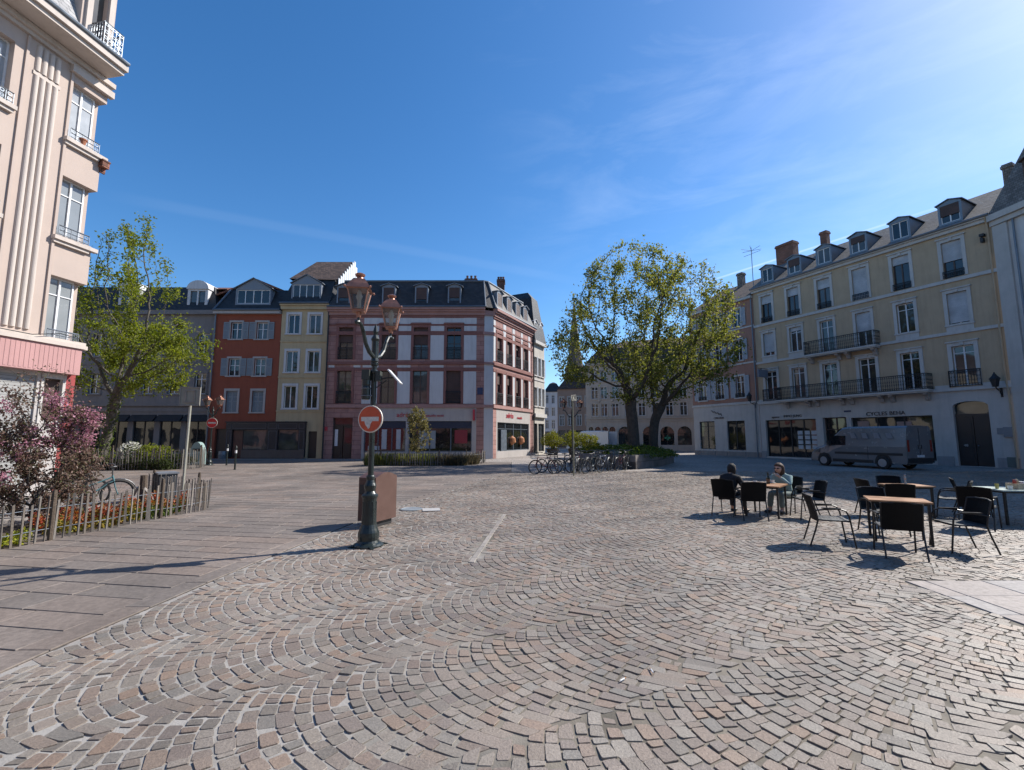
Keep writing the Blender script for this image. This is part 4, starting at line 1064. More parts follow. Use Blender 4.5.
for fx in (-2.12,-4.98):
    k = MB()
    for i in range(4):
        c = fx+.075+i*.165
        for z0_, z1_ in ((4.8,12.35),(12.5,13.3)):
            n = 8; P = [(c-.07*math.cos(math.pi*m_/n), .004-.075*math.sin(math.pi*m_/n)) for m_ in range(n+1)]
            k.prism(P, z0_, z1_)
    k.box(fx-.02, fx+.68, -.03, .008, 12.37, 12.48); obj('pilaster', k, M['peachlight'], b)
k = MB()
for gx in (-2.36,-1.2,-5.25): k.box(gx, gx+.07, -.05, .01, 4.68, 13.4)
obj('pilaster_strip', k, M['peach'], b)
mb = MB()
mb.box(X0,-.04,-.10,.01,13.42,13.54); mb.box(X0,0,-.20,.011,13.54,13.70)
mb.box(-1.25,.02,-.16,.012,13.2,13.42)
mb.box(X0,-.29,-.85,1.2,13.72,13.86); mb.box(X0,-.24,-.95,1.2,13.86,14.05); mb.box(X0,-.27,-.90,1.2,14.05,14.18)
obj('cornice', mb, M['peachlight'], b)
mb = MB(); mb.tube([(X0,-.97,14.12),(-.26,-.97,14.12)], .06, 8); obj('gutter', mb, M['zinc'], b)
mb = MB(); mb.add([(X0,-.55,14.18),(-1.42,-.55,14.18),(-1.42,.9,18.5),(X0,.9,18.5),(X0,8,18.5),(-.5,8,18.5),(-.5,.9,18.5),(-.5,-.3,14.18),(-.5,8,14.18)], [(0,1,2,3),(3,6,5,4),(6,7,8,5)])
obj('roof', mb, courses('pale_slate', (.34,.34,.345), .24, .16, .012, (.12,.12,.125), .2, .55, .4), b)
mb = MB(); mb.wall(-1.4,-.42,14.18,18.0,[(-1.12,-.68,14.4,16.6)],y=-.42,dep=.2); mb.quad((-.42,-.42,14.18),(-.42,3,14.18),(-.42,3,18),(-.42,-.42,18)); mb.quad((-1.4,-.42,14.18),(-1.4,-.42,18),(-1.4,2,18),(-1.4,2,14.18)); mb.box(-1.45,-.36,-.55,2,18,18.2)
o = obj('dormer', mb, M['peach'], b)
k = MB(); k.box(-1.3,-1.14,-.5,-.41,14.2,17.2); k.box(-.66,-.5,-.5,-.41,14.2,17.2); k.box(-1.34,-.46,-.54,-.40,17.2,17.4); obj('surround', k, M['peachlight'], o)
g = MB(); g.quad((-1.12,-.25,14.4),(-.68,-.25,14.4),(-.68,-.25,16.6),(-1.12,-.25,16.6)); obj('pane', g, M['glass'], o)
k = MB(); railing(k, -1.0, -.42, 14.2, 15.05, -.84, .10, ret=.4); obj('railing', k, M['zinc'], b)
k = MB(); k.tube([(X0,-.33,4.7),(-1.6,-.33,4.62),(-.9,-.33,4.8),(-.4,-.33,4.75)], .012, 4); obj('wall_cable', k, M['black'], b)
t = thing('flower_pot', 'terracotta flower pot on the top window sill of the peach building', 'flower pot', (-13.79,14.4,0), R(80.5))
k = MB(); k.lathe([(.06,0),(.10,.16),(.115,.16),(.115,.2),(.09,.2),(.08,.15)], -.72, -.08, 12, 11.03); obj('pot', k, paint('terracotta', (.32,.12,.06), .8), t)
t = thing('flower_pot', 'terracotta window box at the outer corner of the top sill of the peach building', 'flower pot', (-13.79,14.4,0), R(80.5))
k = MB(); k.box(-.16,.06,-.20,-.02,10.66,10.86); k.box(-.18,.08,-.22,.0,10.86,10.91); k.box(-.1,.06,-.05,.01,10.5,10.67); obj('pot', k, M['redtile'], t)

# ------------------------------------------------------------------ arcade building at the end of the square and the street beyond
M['beige'] = plaster('beige_stone', (.47,.40,.335), .9, .1)
b = thing('arcade_building', 'beige stone building with a row of round arches behind the two big trees', 'building', (9.67,58.2,0), math.atan2(-.33,.944))
ar = [(-.0+11.4-2.04*0,)]
cx = [12.0-.5, 12.0-2.46, 12-4.95+.45, 12-7.45, 12-8.95, 12-9.85, 12-10.75, 12-11.6]
wd = [.78,.78,.78,.78,.36,.36,.36,.30]
arch = [(c-h,c+h,.75 if i < 2 else .1,2.98,h) for i,(c,h) in enumerate(zip(cx,wd))] + [(c-.78,c+.78,.75,2.98,.78) for c in (13.9,16.0)]
wc = [.95,2.1,3.5,5.1,6.7,8.3,9.9,11.5,13.2,14.9,16.5]
hole = [(c-.42,c+.42,z0,z1) for c in wc for z0,z1 in ((4.3,5.9),(6.5,8.05),(8.7,10.0))]
mb = MB(); mb.wall(-.2,17.5,0,3.7,sorted(arch),dep=.4); mb.wall(-.2,17.5,3.7,11.0,hole,dep=.15); sides(mb,-.2,17.5,0,11,10); obj('wall', mb, M['beige'], b)
for a in arch:
    g = MB(); g.quad((a[0]-.02,.38,a[2]),(a[1]+.02,.38,a[2]),(a[1]+.02,.38,a[3]),(a[0]-.02,.38,a[3]))
    f = obj('arch_glazing', g, M['glass'], b)
    k = MB(); k.box(a[0],a[1],.3,.36,2.1,2.16); k.box((a[0]+a[1])/2-.03,(a[0]+a[1])/2+.03,.3,.36,a[2],2.95); obj('window_frame', k, M['brownwood'], f)
for c in wc:
    for z0,z1 in ((4.3,5.9),(6.5,8.05),(8.7,10.0)): window(b, c-.42, c+.42, z0, z1, y=.1, surround=(.09,'beige',.03), sill=('beige',.08))
mb = MB()
for z, h, d in ((3.62,.14,.08),(3.95,.16,.16),(10.8,.3,.3)): mb.box(-.2,17.5,-d,.01,z,z+h)
for i in range(9): mb.lathe([(.0,0),(.16,.1),(.16,.3),(0,.4)], 1.5+i*1.6, -.02, 8, 6.05)
obj('cornice', mb, M['beige'], b)
obj('roof', mansard([(-.2,-.3),(17.5,-.3),(17.5,10),(-.2,10)], 11.1, 13.2, 1.6, 14.6, 4.5), M['tile'], b)
k = MB(); k.box(9.2,9.9,.30,.37,1.5,1.7); k.box(9.45,9.65,.30,.37,1.3,1.9); obj('pharmacy_cross', k, paint('green_cross', (.04,.28,.16), .5), b)

def street_house(name, label, loc, rz, W_, H_, D_, wall, roof, rows, ncol, rz2=3.0, gf=True):
    b = thing(name, label, 'building', loc, rz)
    cc = [W_*(i+.5)/ncol for i in range(ncol)]; h = []
    ww = W_/ncol*.26
    for r_ in rows: h += [(c-ww,c+ww,r_,r_+1.6) for c in cc]
    g_ = [(c-ww*1.5,c+ww*1.5,.2,2.7) for c in cc]
    mb = MB(); mb.wall(0,W_,0,H_,h+g_,dep=.15); sides(mb,0,W_,0,H_,D_); obj('wall', mb, wall, b)
    for r_ in rows:
        for c in cc: window(b, c-ww, c+ww, r_, r_+1.6, y=.1, surround=(.09,'whitestone',.03))
    for c in cc: shopwin(b, c-ww*1.5, c+ww*1.5, .2, 2.7, cols=1)
    obj('roof', mansard([(-.0,-.3),(W_,-.3),(W_,D_),(0,D_)], H_, H_+rz2, min(D_,W_)*.3, H_+rz2+.3, min(D_,W_)*.45), roof, b)
    return b
street_house('townhouse', 'pale grey-white building far down the side street, its upper floors against the sky', (5.9,84,0), R(-8), 3.4, 10.0, 8, M['greywhite'], M['slate'], (3.2,5.5,7.8), 3, 1.6)
street_house('townhouse', 'brown house with blue sunshades between the far white building and the arcade', (7.0,70,0), R(-24), 5.4, 9.0, 8, plaster('brown_plaster', (.34,.235,.18), .9, .15), M['tile'], (3.4,6.2), 4, 2.6)
b = thing('church', 'dark stone church tower with a pointed spire rising behind the tree', 'church', (14.0,100,0))
mb = MB(); mb.box(-2.0,2.0,-2.0,2.0,0,16.5); mb.box(-2.15,2.15,-2.15,2.15,16.5,17); mb.box(-4,5,-1.5,14,0,11); obj('tower', mb, plaster('dark_red_stone', (.10,.075,.065), .9, .2), b)
mb = MB(); mb.lathe([(1.9,17),(1.3,20.5),(.5,28),(.02,33)], 0, 0, 8); obj('spire', mb, plaster('spire_stone', (.085,.07,.06), .9, .2), b)
mb = MB(); mb.add([(-4.3,-1.8,11),(5.3,-1.8,11),(5.3,14,11),(-4.3,14,11),(.5,-1.8,15.5),(.5,14,15.5)], [(0,1,4),(1,2,5,4),(2,3,5),(3,0,4,5)]); obj('roof', mb, M['tile'], b)
k = MB()
for x in (-.9,.9): k.box(x-.4,x+.4,-2.06,-1.99,12.5,15.5)
obj('louvre', k, M['black'], b)
# the far side of the square, behind the camera: it shows only as reflections in the windows
street_house('townhouse', 'pale row of houses closing the square behind the camera', (34,-24,0), R(180), 36, 13.0, 9, M['cream'], M['tile'], (4.5,7.6,10.6), 12)
street_house('townhouse', 'rose row of houses behind the camera on the left side', (-3,-26,0), R(172), 80, 12.0, 9, M['pinkplain'], M['slate'], (4.3,7.4), 10)
street_house('townhouse', 'cream house beyond the left picture edge, closing the far left end of the square', (-43,6,0), R(90), 29, 12.5, 9, M['cream'], M['tile'], (4.4,7.6), 8)
# ------------------------------------------------------------------ plants
def ell(g, n, c, r, shell=.0):
    p = g.normal(size=(n,3)); p /= np.linalg.norm(p, axis=1)[:,None]
    u = g.uniform(shell,1,n)**(1/3)
    return np.array(c) + p*u[:,None]*np.array(r)

def grow(attr, base, D=.35, di=2.5, dk=.55, iters=140, trop=(0,0,.12), seed=1):
    """space colonisation: branches reach for free points in the crown; returns nodes and parents"""
    g = np.random.default_rng(seed)
    nodes = [np.array(b, float) for b in base]; par = [-1] + list(range(len(base)-1))
    P = np.array(nodes); alive = np.ones(len(attr), bool)
    d = np.linalg.norm(attr[:,None]-P[None], axis=2); near = d.argmin(1); nd = d.min(1)
    trop = np.array(trop)
    for it in range(iters):
        act = alive & (nd < di)
        if not act.any():
            if it < 12 and alive.any(): act = alive & (nd <= np.min(nd[alive])+.6)
            else: break
        idx = np.nonzero(act)[0]
        dirs = attr[idx]-P[near[idx]]; dirs /= np.linalg.norm(dirs, axis=1)[:,None]+1e-9
        acc = np.zeros_like(P); np.add.at(acc, near[idx], dirs)
        src = np.unique(near[idx])
        v = acc[src]; v /= np.linalg.norm(v, axis=1)[:,None]+1e-9
        v = v + trop + g.normal(0,.16,v.shape); v /= np.linalg.norm(v, axis=1)[:,None]
        new = P[src]+v*D
        s0 = len(P); P = np.concatenate([P,new]); par += list(src)
        dn = np.linalg.norm(attr[:,None]-new[None], axis=2); j = dn.argmin(1); m = dn.min(1)
        up = m < nd; nd[up] = m[up]; near[up] = s0+j[up]
        alive &= nd > dk
        if len(P) > 9000: break
    return P, np.array(par)

def limbs(P, par, r_tip, e=2.2, rmax=None, sides_=6, base_flare=1.0):
    n = len(P); kids = [[] for _ in range(n)]
    for i in range(1, n): kids[par[i]].append(i)
    r = np.zeros(n)
    for i in range(n-1, -1, -1):
        r[i] = r_tip if not kids[i] else sum(r[k]**e for k in kids[i])**(1/e)
    if rmax: r = np.where(r > r_tip*3, r_tip*3 + (r-r_tip*3)*(rmax-r_tip*3)/max(1e-6,(r[0]-r_tip*3)), r)
    mb = MB(); stack = [(0, None)]
    while stack:
        s, p0 = stack.pop()
        chain = [s] if p0 is None else [p0, s]; rr = [r[s]] if p0 is None else [min(r[p0], r[s]*1.25), r[s]]
        cur = s
        while kids[cur]:
            ks = sorted(kids[cur], key=lambda k: -r[k])
            for k in ks[1:]: stack.append((k, cur))
            cur = ks[0]; chain.append(cur); rr.append(r[cur])
        if len(chain) > 1:
            sd_ = sides_+2 if rr[0] > .1 else (sides_ if rr[0] > .04 else 3)
            mb.tube([P[c] for c in chain], rr, sd_, cap=False)
    return mb, r

def leaves(P, size, g, aspect=.6, droop=.3, fold=.15):
    """one small folded leaf per point"""
    n = len(P)
    d = g.normal(size=(n,3)); d[:,2] -= droop; d /= np.linalg.norm(d, axis=1)[:,None]
    u = g.normal(size=(n,3)); s = np.cross(d, u); s /= np.linalg.norm(s, axis=1)[:,None]; nn = np.cross(s, d)
    L_ = (size*g.uniform(.65,1.25,n))[:,None]
    a = P; t = P + d*L_; m = P + d*L_*.45
    l = m + s*L_*aspect*.5 + nn*L_*fold; r_ = m - s*L_*aspect*.5 + nn*L_*fold
    V = np.stack([a,l,t,r_], 1).reshape(-1,3)
    return V, np.arange(4*n).reshape(-1,4)

M['bark'] = plaster('dark_bark', (.075,.062,.05), .95, .45, 6, 1.0, 18)
M['bark2'] = plaster('grey_bark', (.095,.085,.07), .95, .3, 5, .8, 25)
M['leaf_olive'] = leafmat('olive_leaves', [(.07,.085,.016),(.115,.135,.026),(.16,.175,.035),(.21,.21,.05),(.12,.125,.028),(.25,.235,.07)], .5)
M['leaf_spring'] = leafmat('spring_leaves', [(.10,.135,.014),(.165,.20,.022),(.21,.24,.03),(.13,.15,.022),(.25,.26,.045)], .5)
M['leaf_purple'] = leafmat('purple_leaves', [(.10,.058,.048),(.16,.095,.075),(.13,.095,.068),(.21,.14,.11),(.10,.068,.05),(.12,.125,.055)], .3)
M['blossom'] = leafmat('pink_blossom', [(.40,.17,.23),(.48,.26,.32),(.33,.12,.17),(.50,.32,.37)], .3)
M['leaf_bronze'] = leafmat('bronze_leaves', [(.13,.10,.035),(.20,.17,.06),(.10,.10,.03),(.26,.22,.10)], .4)
M['leaf_shrub'] = leafmat('shrub_leaves', [(.06,.10,.015),(.11,.15,.025),(.05,.075,.015),(.15,.19,.035)], .4)
M['leaf_golden'] = leafmat('golden_leaves', [(.12,.13,.015),(.19,.19,.02),(.08,.095,.012),(.25,.24,.03)], .4)
M['leaf_dark'] = leafmat('dark_leaves', [(.022,.035,.010),(.04,.055,.015),(.06,.07,.02)], .35)
M['grass'] = leafmat('grass_blades', [(.07,.09,.02),(.12,.13,.03),(.16,.155,.05),(.09,.10,.03)], .4)
M['drygrass'] = leafmat('brown_grass_blades', [(.10,.075,.045),(.07,.06,.035),(.13,.10,.06),(.06,.065,.025)], .3)

def tree(name, label, loc, attr, base, rt, rmax, leafm, nleaf, lsize, thr, seed, D=.35, di=2.6, dk=.5, group=None, bark='bark', spread=.28, trop=(0,0,.12), weight=None, clump=1.0, cat='tree'):
    g = np.random.default_rng(seed)
    P, par = grow(attr, base, D, di, dk, seed=seed, trop=trop)
    t = thing(name, label, cat, loc, 0, group)
    mb, r = limbs(P, par, rt, rmax=rmax)
    obj('trunk', mb, M[bark], t, smooth=True)
    tip = np.nonzero(r < thr)[0]; tip = tip[tip > len(base)]
    wt = np.ones(len(tip)) if weight is None else weight(P[tip])
    q = P[tip]/clump + seed; wt = wt*np.clip(.55+np.sin(q[:,0]*2.1+np.sin(q[:,2]*1.3))*np.sin(q[:,1]*2.3+1)+.6*np.sin(q[:,2]*2.6+q[:,0]), .06, 2)
    pick = g.choice(tip, nleaf, p=wt/wt.sum())
    pts = P[pick] + g.normal(0, spread, (nleaf,3))*g.uniform(.2,1,(nleaf,1))
    V, F_ = leaves(pts, lsize, g)
    np_obj('crown', V, F_, M[leafm], t)
    return t, P, r, g

# the two big trees in the stone planter (coordinates relative to the trunk foot)
g0 = np.random.default_rng(21)
at = np.concatenate([ell(g0, 850, (-.1,0,9.0), (4.0,3.8,5.0), .2), ell(g0, 330, (-3.2,-.2,6.9), (2.5,2.4,2.7), .1), ell(g0, 160, (.4,0,5.4), (2.8,2.8,1.5)), ell(g0, 50, (0,0,4.0), (1.5,1.5,.8), .3)])
tree('plane_tree', 'left of the two big spreading trees in the stone planter, reaching over the parked bicycles', (7.75,29.0,.6),
     at, [(0,0,-.1),(-.03,0,.6),(-.05,0,1.2),(-.08,.02,1.8),(-.11,.03,2.3)], .010, .36, 'leaf_olive', 14000, .18, .045, 31, spread=.27, group='big trees in the planter', trop=(-.02,0,.10))
at = np.concatenate([ell(g0, 800, (2.1,0,8.6), (3.7,3.8,4.9), .2), ell(g0, 300, (4.1,-.2,6.8), (2.0,2.4,2.7), .1), ell(g0, 160, (1.6,0,5.2), (2.9,2.6,1.5)), ell(g0, 50, (.6,0,3.8), (1.5,1.4,.8), .3)])
tree('plane_tree', 'right of the two big spreading trees in the stone planter, leaning towards the salmon house', (9.3,30.3,.6),
     at, [(0,0,-.1),(.03,0,.6),(.06,0,1.2),(.12,0,1.8),(.2,0,2.2)], .010, .31, 'leaf_olive', 14000, .18, .045, 32, spread=.27, group='big trees in the planter', trop=(.03,0,.10))
# tall spring tree in the left garden
g0 = np.random.default_rng(5)
at = np.concatenate([ell(g0, 420, (.4,0,9.2), (2.6,2.4,4.2), .0), ell(g0, 160, (1.0,0,11.6), (1.3,1.2,2.7), .0), ell(g0, 420, (-.2,0,6.2), (3.4,3.2,2.2), .1), ell(g0, 240, (3.4,-.2,6.4), (2.2,2.2,1.8)), ell(g0, 60, (1.8,0,4.4), (2.2,2,.6))])
def wl(p): return np.where(p[:,2] > 8.4, 1.25, 1.3) + np.where((p[:,2] < 7.6), .6, 0)
tree('spring_tree', 'tall upright tree in fresh yellow-green leaf with an ivy-grown trunk, behind the far picket fence', (-21.75,24.3,0),
     at, [(0,0,-.05),(.10,0,.7),(.18,0,1.4),(.30,0,2.1),(.40,0,2.8),(.48,0,3.4)], .012, .23, 'leaf_spring', 17500, .155, .03, 33, bark='bark2', spread=.25, trop=(0,0,.2), weight=wl)
iv = np.random.default_rng(9); n = 750
a = iv.uniform(0,2*math.pi,n); z = iv.uniform(.1,4.0,n); rr = .19+iv.uniform(0,.12,n)
V, F_ = leaves(np.stack([-21.75+rr*np.cos(a)+z*.14, 24.3+rr*np.sin(a), z], 1), .13, iv)
tag(np_obj('ivy', V, F_, M['leaf_shrub']), 'ivy climbing the trunk of the tall spring tree', 'ivy')
# flowering crab apple beside the near fence
g0 = np.random.default_rng(6)
at = np.concatenate([ell(g0, 800, (-.4,.1,1.05), (1.45,1.1,1.0), .1), ell(g0, 120, (-.5,0,2.55), (1.1,.8,.6)), ell(g0, 70, (.55,.15,1.95), (.42,.35,.42))])
t, P, r, g = tree('crab_apple_shrub', 'purple-leaved crab apple shrub with clusters of pink blossom behind the near picket fence', (-9.1,8.9,0), at,
     [(0,0,-.05),(-.05,0,.2),(-.1,.02,.4)], .004, .045, 'leaf_purple', 19000, .062, .014, 34, D=.11, di=.9, dk=.15, spread=.085, clump=.35, bark='bark2', trop=(0,0,.25), cat='shrub',
     weight=lambda p: np.where(p[:,2] > 2.25, .25, 1.0))
tip = np.nonzero(r < .010)[0]
cl = P[tip]; hot = ((np.sin(cl[:,0]*5+1)+np.sin(cl[:,1]*6)+np.sin(cl[:,2]*5.5) > 1.15) & (cl[:,2] > .9)) | ((cl[:,0] > .1) & (cl[:,2] > 1.5))
hot &= cl[:,2] < 2.5
cl = cl[hot]; pts = cl[g.integers(0, len(cl), 3400)] + g.normal(0,.055,(3400,3))
V, F_ = leaves(pts, .042, g, aspect=.95, droop=0); np_obj('blossom', V, F_, M['blossom'], t)

def bush(name, label, loc, r, m, n, ls, seed, cat='shrub', group=None, stems=True):
    g = np.random.default_rng(seed)
    t = thing(name, label, cat, loc, 0, group)
    p = ell(g, n, (0,0,r[2]), r, .25); lump = 1+.16*np.sin(p[:,0]*7/r[0]+seed)+.13*np.sin(p[:,2]*6/r[2]+2*seed)+.1*np.sin(p[:,1]*8/r[1])
    p = (p-np.array((0,0,r[2])))*lump[:,None]+np.array((0,0,r[2])); p = p[p[:,2] > .02]
    V, F_ = leaves(p, ls, g); np_obj('foliage', V, F_, M[m], t)
    k = MB()
    for i in range(6):
        a = i*1.05+seed; k.tube([(0,0,0),(.4*r[0]*math.cos(a),.4*r[1]*math.sin(a),r[2]*.9),(.6*r[0]*math.cos(a),.6*r[1]*math.sin(a),r[2]*1.5)], [.03*r[0]+.006,.015,.006], 4)
    obj('stems', k, M['bark'], t)
    return t
bush('shrub', 'dark green shrub at the left end inside the far picket fence', (-23.6,24.6,0), (1.1,.8,.65), 'leaf_shrub', 1800, .13, 1)
bush('shrub', 'low green shrub at the foot of the tall spring tree', (-22.0,24.4,0), (.9,.6,.5), 'leaf_spring', 1300, .12, 2)
bush('shrub', 'bright yellow-green shrub right of the tall spring tree inside the far fence', (-19.25,24.6,0), (.8,.6,.68), 'leaf_spring', 1700, .12, 3)
t = bush('shrub', 'pale shrub covered in white blossom between the spring tree and the bright green shrub', (-20.2,24.4,0), (.55,.5,.70), 'leaf_shrub', 800, .11, 4)
g = np.random.default_rng(4); V, F_ = leaves(ell(g, 600, (0,-.05,.95), (.55,.5,.5), .4), .09, g, .9); np_obj('blossom', V, F_, leafmat('white_blossom', [(.5,.5,.44),(.6,.6,.55)], .3), t)
bush('shrub', 'dark ground-hugging shrub behind the right end of the far fence', (-18.0,24.9,0), (.75,.6,.42), 'leaf_dark', 1200, .12, 7)
g = np.random.default_rng(41); n = 6500
p = np.stack([g.uniform(-26,-17.6,n), 23.55+np.abs(g.normal(0,.5,n)), g.uniform(0,.55,n)], 1)
V, F_ = leaves(p, .13, g); tag(np_obj('undergrowth', V, F_, M['leaf_dark']), 'dark green undergrowth along the inside of the far picket fence', 'undergrowth', kind='stuff')

def fence(name, label, pts, h, step, post_every, m, seed, wslat=.05, lean=.03):
    g = random.Random(seed); t = thing(name, label, 'fence', (pts[0][0],pts[0][1],0))
    ox, oy = pts[0]; sl = MB(); wr = MB(); acc = 0; k = 0
    for (x0,y0),(x1,y1) in zip(pts, pts[1:]):
        L_ = math.hypot(x1-x0,y1-y0); ux, uy = (x1-x0)/L_, (y1-y0)/L_; s = 0
        for zz in (h*.3, h*.78): wr.tube([(x0-ox,y0-oy,zz),((x0+x1)/2-ox,(y0+y1)/2-oy,zz-.02),(x1-ox,y1-oy,zz)], .006, 4)
        while s < L_:
            x, y = x0+ux*s-ox, y0+uy*s-oy; w_ = wslat*g.uniform(.7,1.2)/2; hh = h*g.uniform(.86,1.06); tl = g.gauss(0,lean); a = g.gauss(0,.35)
            cx, cy = ux*math.cos(a)-uy*math.sin(a), uy*math.cos(a)+ux*math.sin(a)
            d = .008; nx, ny = -cy*d, cx*d; tx, ty = ux*tl*hh, uy*tl*hh
            q = [(x-cx*w_-nx,y-cy*w_-ny),(x+cx*w_-nx,y+cy*w_-ny),(x+cx*w_+nx,y+cy*w_+ny),(x-cx*w_+nx,y-cy*w_+ny)]
            sl.hexa([(px,py,.01) for px,py in q]+[(px+tx,py+ty,hh+(i in (1,2))*.02) for i,(px,py) in enumerate(q)])
            s += step*g.uniform(.85,1.15)
    dist = 0; nxt = 0
    for (x0,y0),(x1,y1) in zip(pts, pts[1:]):
        L_ = math.hypot(x1-x0,y1-y0)
        while nxt <= dist+L_:
            u = (nxt-dist)/L_; p = MB(); p.lathe([(.036,0),(.038,.3),(.034,h*1.1),(.026,h*1.18)], x0+(x1-x0)*u-ox, y0+(y1-y0)*u-oy+.05, 7); obj('post', p, M['fencepost'], t)
            nxt += post_every
        dist += L_
    obj('slats', sl, m, t); obj('wire', wr, M['zinc'], t)
    return t
M['fencepost'] = plaster('weathered_post', (.10,.075,.055), .95, .3, 6, .6)
pale = islandmat('weathered_chestnut_pales', [(.13,.115,.10),(.19,.17,.15),(.155,.13,.108),(.11,.098,.088),(.215,.195,.175)], .9, .6, 30)
fence('picket_fence', 'grey chestnut picket fence running along the slab path beside the flower bed', [(-8.3,-.5),(-7.95,3.2),(-7.62,7.5),(-7.38,9.5),(-7.15,10.8),(-7.3,11.2),(-9.9,12.5)], .70, .122, 2.05, pale, 1, .038)
fence('picket_fence', 'long picket fence curving round the planted garden under the tall spring tree', [(-27,23.2),(-22,23.25),(-18.2,23.75),(-17.3,24.2),(-17.1,25.2),(-17.6,26.4)], 1.08, .13, 2.2, islandmat('silver_grey_pales', [(.15,.135,.115),(.20,.185,.165),(.12,.11,.095)], .9, .6, 30), 2, .05)
fence('picket_fence', 'low picket fence round the grass bed in front of the red-lettered office', [(-8.9,28.3),(-8.8,27.5),(-5.2,26.9),(-3.0,27.6),(-1.9,29.6),(-1.8,31.2)], .80, .15, 1.8, islandmat('dark_grey_pales', [(.13,.115,.10),(.18,.16,.145),(.10,.09,.08)], .9, .6, 30), 3, .05)
# grass and planting of the middle bed
g = np.random.default_rng(13); n = 5200
x = g.uniform(-8.7,-2.1,n); y = 27.2+np.abs(g.normal(0,.9,n)) + np.where(x > -3, (x+3)*1.6, 0)
def blades(x, y, h, g, m, name, label):
    n = len(x); a = g.uniform(0,2*math.pi,n); w_ = .022; b = g.normal(0,.16,(n,2)); hh = h*g.uniform(.6,1.2,n)
    c, s = np.cos(a)*w_, np.sin(a)*w_
    V = np.stack([np.stack([x-c,y-s,0*x],1),np.stack([x+c,y+s,0*x],1),np.stack([x+c*.4+b[:,0],y+s*.4+b[:,1],hh],1),np.stack([x-c*.4+b[:,0],y-s*.4+b[:,1],hh*.97],1)],1).reshape(-1,3)
    return tag(np_obj(name, V, np.arange(4*n).reshape(-1,4), M[m]), label, 'grass', kind='stuff')
lf = x < -4.6
blades(x[lf], y[lf], .62, g, 'grass', 'grass', 'yellow-green ornamental grass in the left half of the fenced bed before the office')
blades(x[~lf], y[~lf], .58, g, 'drygrass', 'grass', 'brownish grass in the right half of the fenced bed before the office')
g0 = np.random.default_rng(8)
at = np.concatenate([ell(g0, 220, (0,0,2.2), (.75,.75,1.45), .1), ell(g0, 50, (.35,0,1.5), (.7,.6,.6))])
tree('young_tree', 'slender young tree with sparse bronze leaves in the grass bed before the office', (-5.85,28.3,0), at, [(0,0,-.02),(0,0,.35),(.01,0,.7),(0,.01,1.0)], .006, .035, 'leaf_bronze', 1500, .14, .02, 35, D=.16, di=1.2, dk=.22, spread=.12, bark='bark2', trop=(0,0,.2))
# flower bed behind the near fence
mb = MB(); mb.add([(x,y,.006) for x,y in [(-8.05,.5),(-7.66,7.5),(-7.42,9.5),(-7.2,10.75),(-7.6,11.25),(-9.0,11.2),(-9.6,9.0),(-13.5,7.0),(-13.5,.5)]], [tuple(range(9))])
soil = mb; structure(obj('soil', mb, plaster('garden_soil', (.085,.062,.045), .98, .35, 6, 1.0, 30)))
mb = MB(); mb.add([(x,y,.005) for x,y in [(-24,-1.2),(-7.7,-1.2),(-7.65,12.6),(-24,12.6)]], [(0,1,2,3)])
structure(obj('garden_path', mb, plaster('garden_gravel', (.26,.235,.215), .95, .2, 4, .6, 60)))
def patch(name, label, cx, cy, rx, ry, h, n, m, ls, seed):
    g = np.random.default_rng(seed); a = g.uniform(0,2*math.pi,n); u = np.sqrt(g.uniform(0,1,n))
    x = cx+rx*u*np.cos(a); y = cy+ry*u*np.sin(a); top = h*(.55+.45*np.sin(x*9+seed)*np.sin(y*8)+.25*g.normal(size=n)*.3)
    V, F_ = leaves(np.stack([x,y,np.clip(top,.03,None)*g.uniform(.3,1,n)],1), ls, g, .75, -.2)
    tag(np_obj(name, V, F_, M[m]), label, 'flowers', kind='stuff')
M['fl_red'] = leafmat('red_flowers', [(.30,.05,.03),(.42,.11,.04),(.20,.045,.035),(.34,.17,.04),(.10,.11,.03)], .3)
M['fl_yellow'] = leafmat('yellow_flowers', [(.40,.30,.03),(.28,.23,.04),(.12,.15,.03),(.34,.20,.03),(.09,.12,.02)], .3)
M['fl_lime'] = leafmat('lime_stonecrop', [(.27,.29,.02),(.34,.33,.03),(.19,.23,.02)], .3)
patch('stonecrop', 'bright lime-yellow stonecrop at the near end of the flower bed', -8.15, 7.2, .5, .6, .22, 1600, 'fl_lime', .05, 1)
patch('flowers', 'orange-red bedding flowers in the middle of the flower bed', -8.35, 9.0, .7, .6, .42, 3200, 'fl_red', .055, 2)
patch('flowers', 'yellow and green bedding flowers along the fence', -7.95, 9.3, .4, 1.3, .30, 2600, 'fl_yellow', .05, 3)
patch('flowers', 'red-tipped bedding flowers at the far end of the flower bed', -8.1, 10.5, .65, .6, .45, 2200, 'fl_red', .055, 4)
patch('foliage', 'green leaves of the bedding plants at the far end of the flower bed', -7.85, 10.2, .45, .8, .26, 1800, 'leaf_shrub', .06, 5)
# golden shrubs in dark tubs
for i, (x, y, s, lb) in enumerate(((3.85,43.5,1.0,'leftmost round golden-green shrub in a dark tub, beside the narrow side street'),(6.0,44.5,1.05,'round golden-green shrub in a dark tub, directly left of the far double street lamp'),(7.5,45.0,.9,'round golden-green shrub in a dark tub, directly right of the far double street lamp'))):
    t = bush('tub_shrub', lb, (x,y,.55), (.95*s,.9*s,.82*s), 'leaf_golden', 2200, .13, 20+i, group='golden shrubs in tubs')
    k = MB(); k.lathe([(.45,-.55),(.6,-.05),(.62,.05),(.55,.05),(.5,-.02)], 0, 0, 14); obj('tub', k, paint('dark_tub', (.045,.04,.04), .6), t)
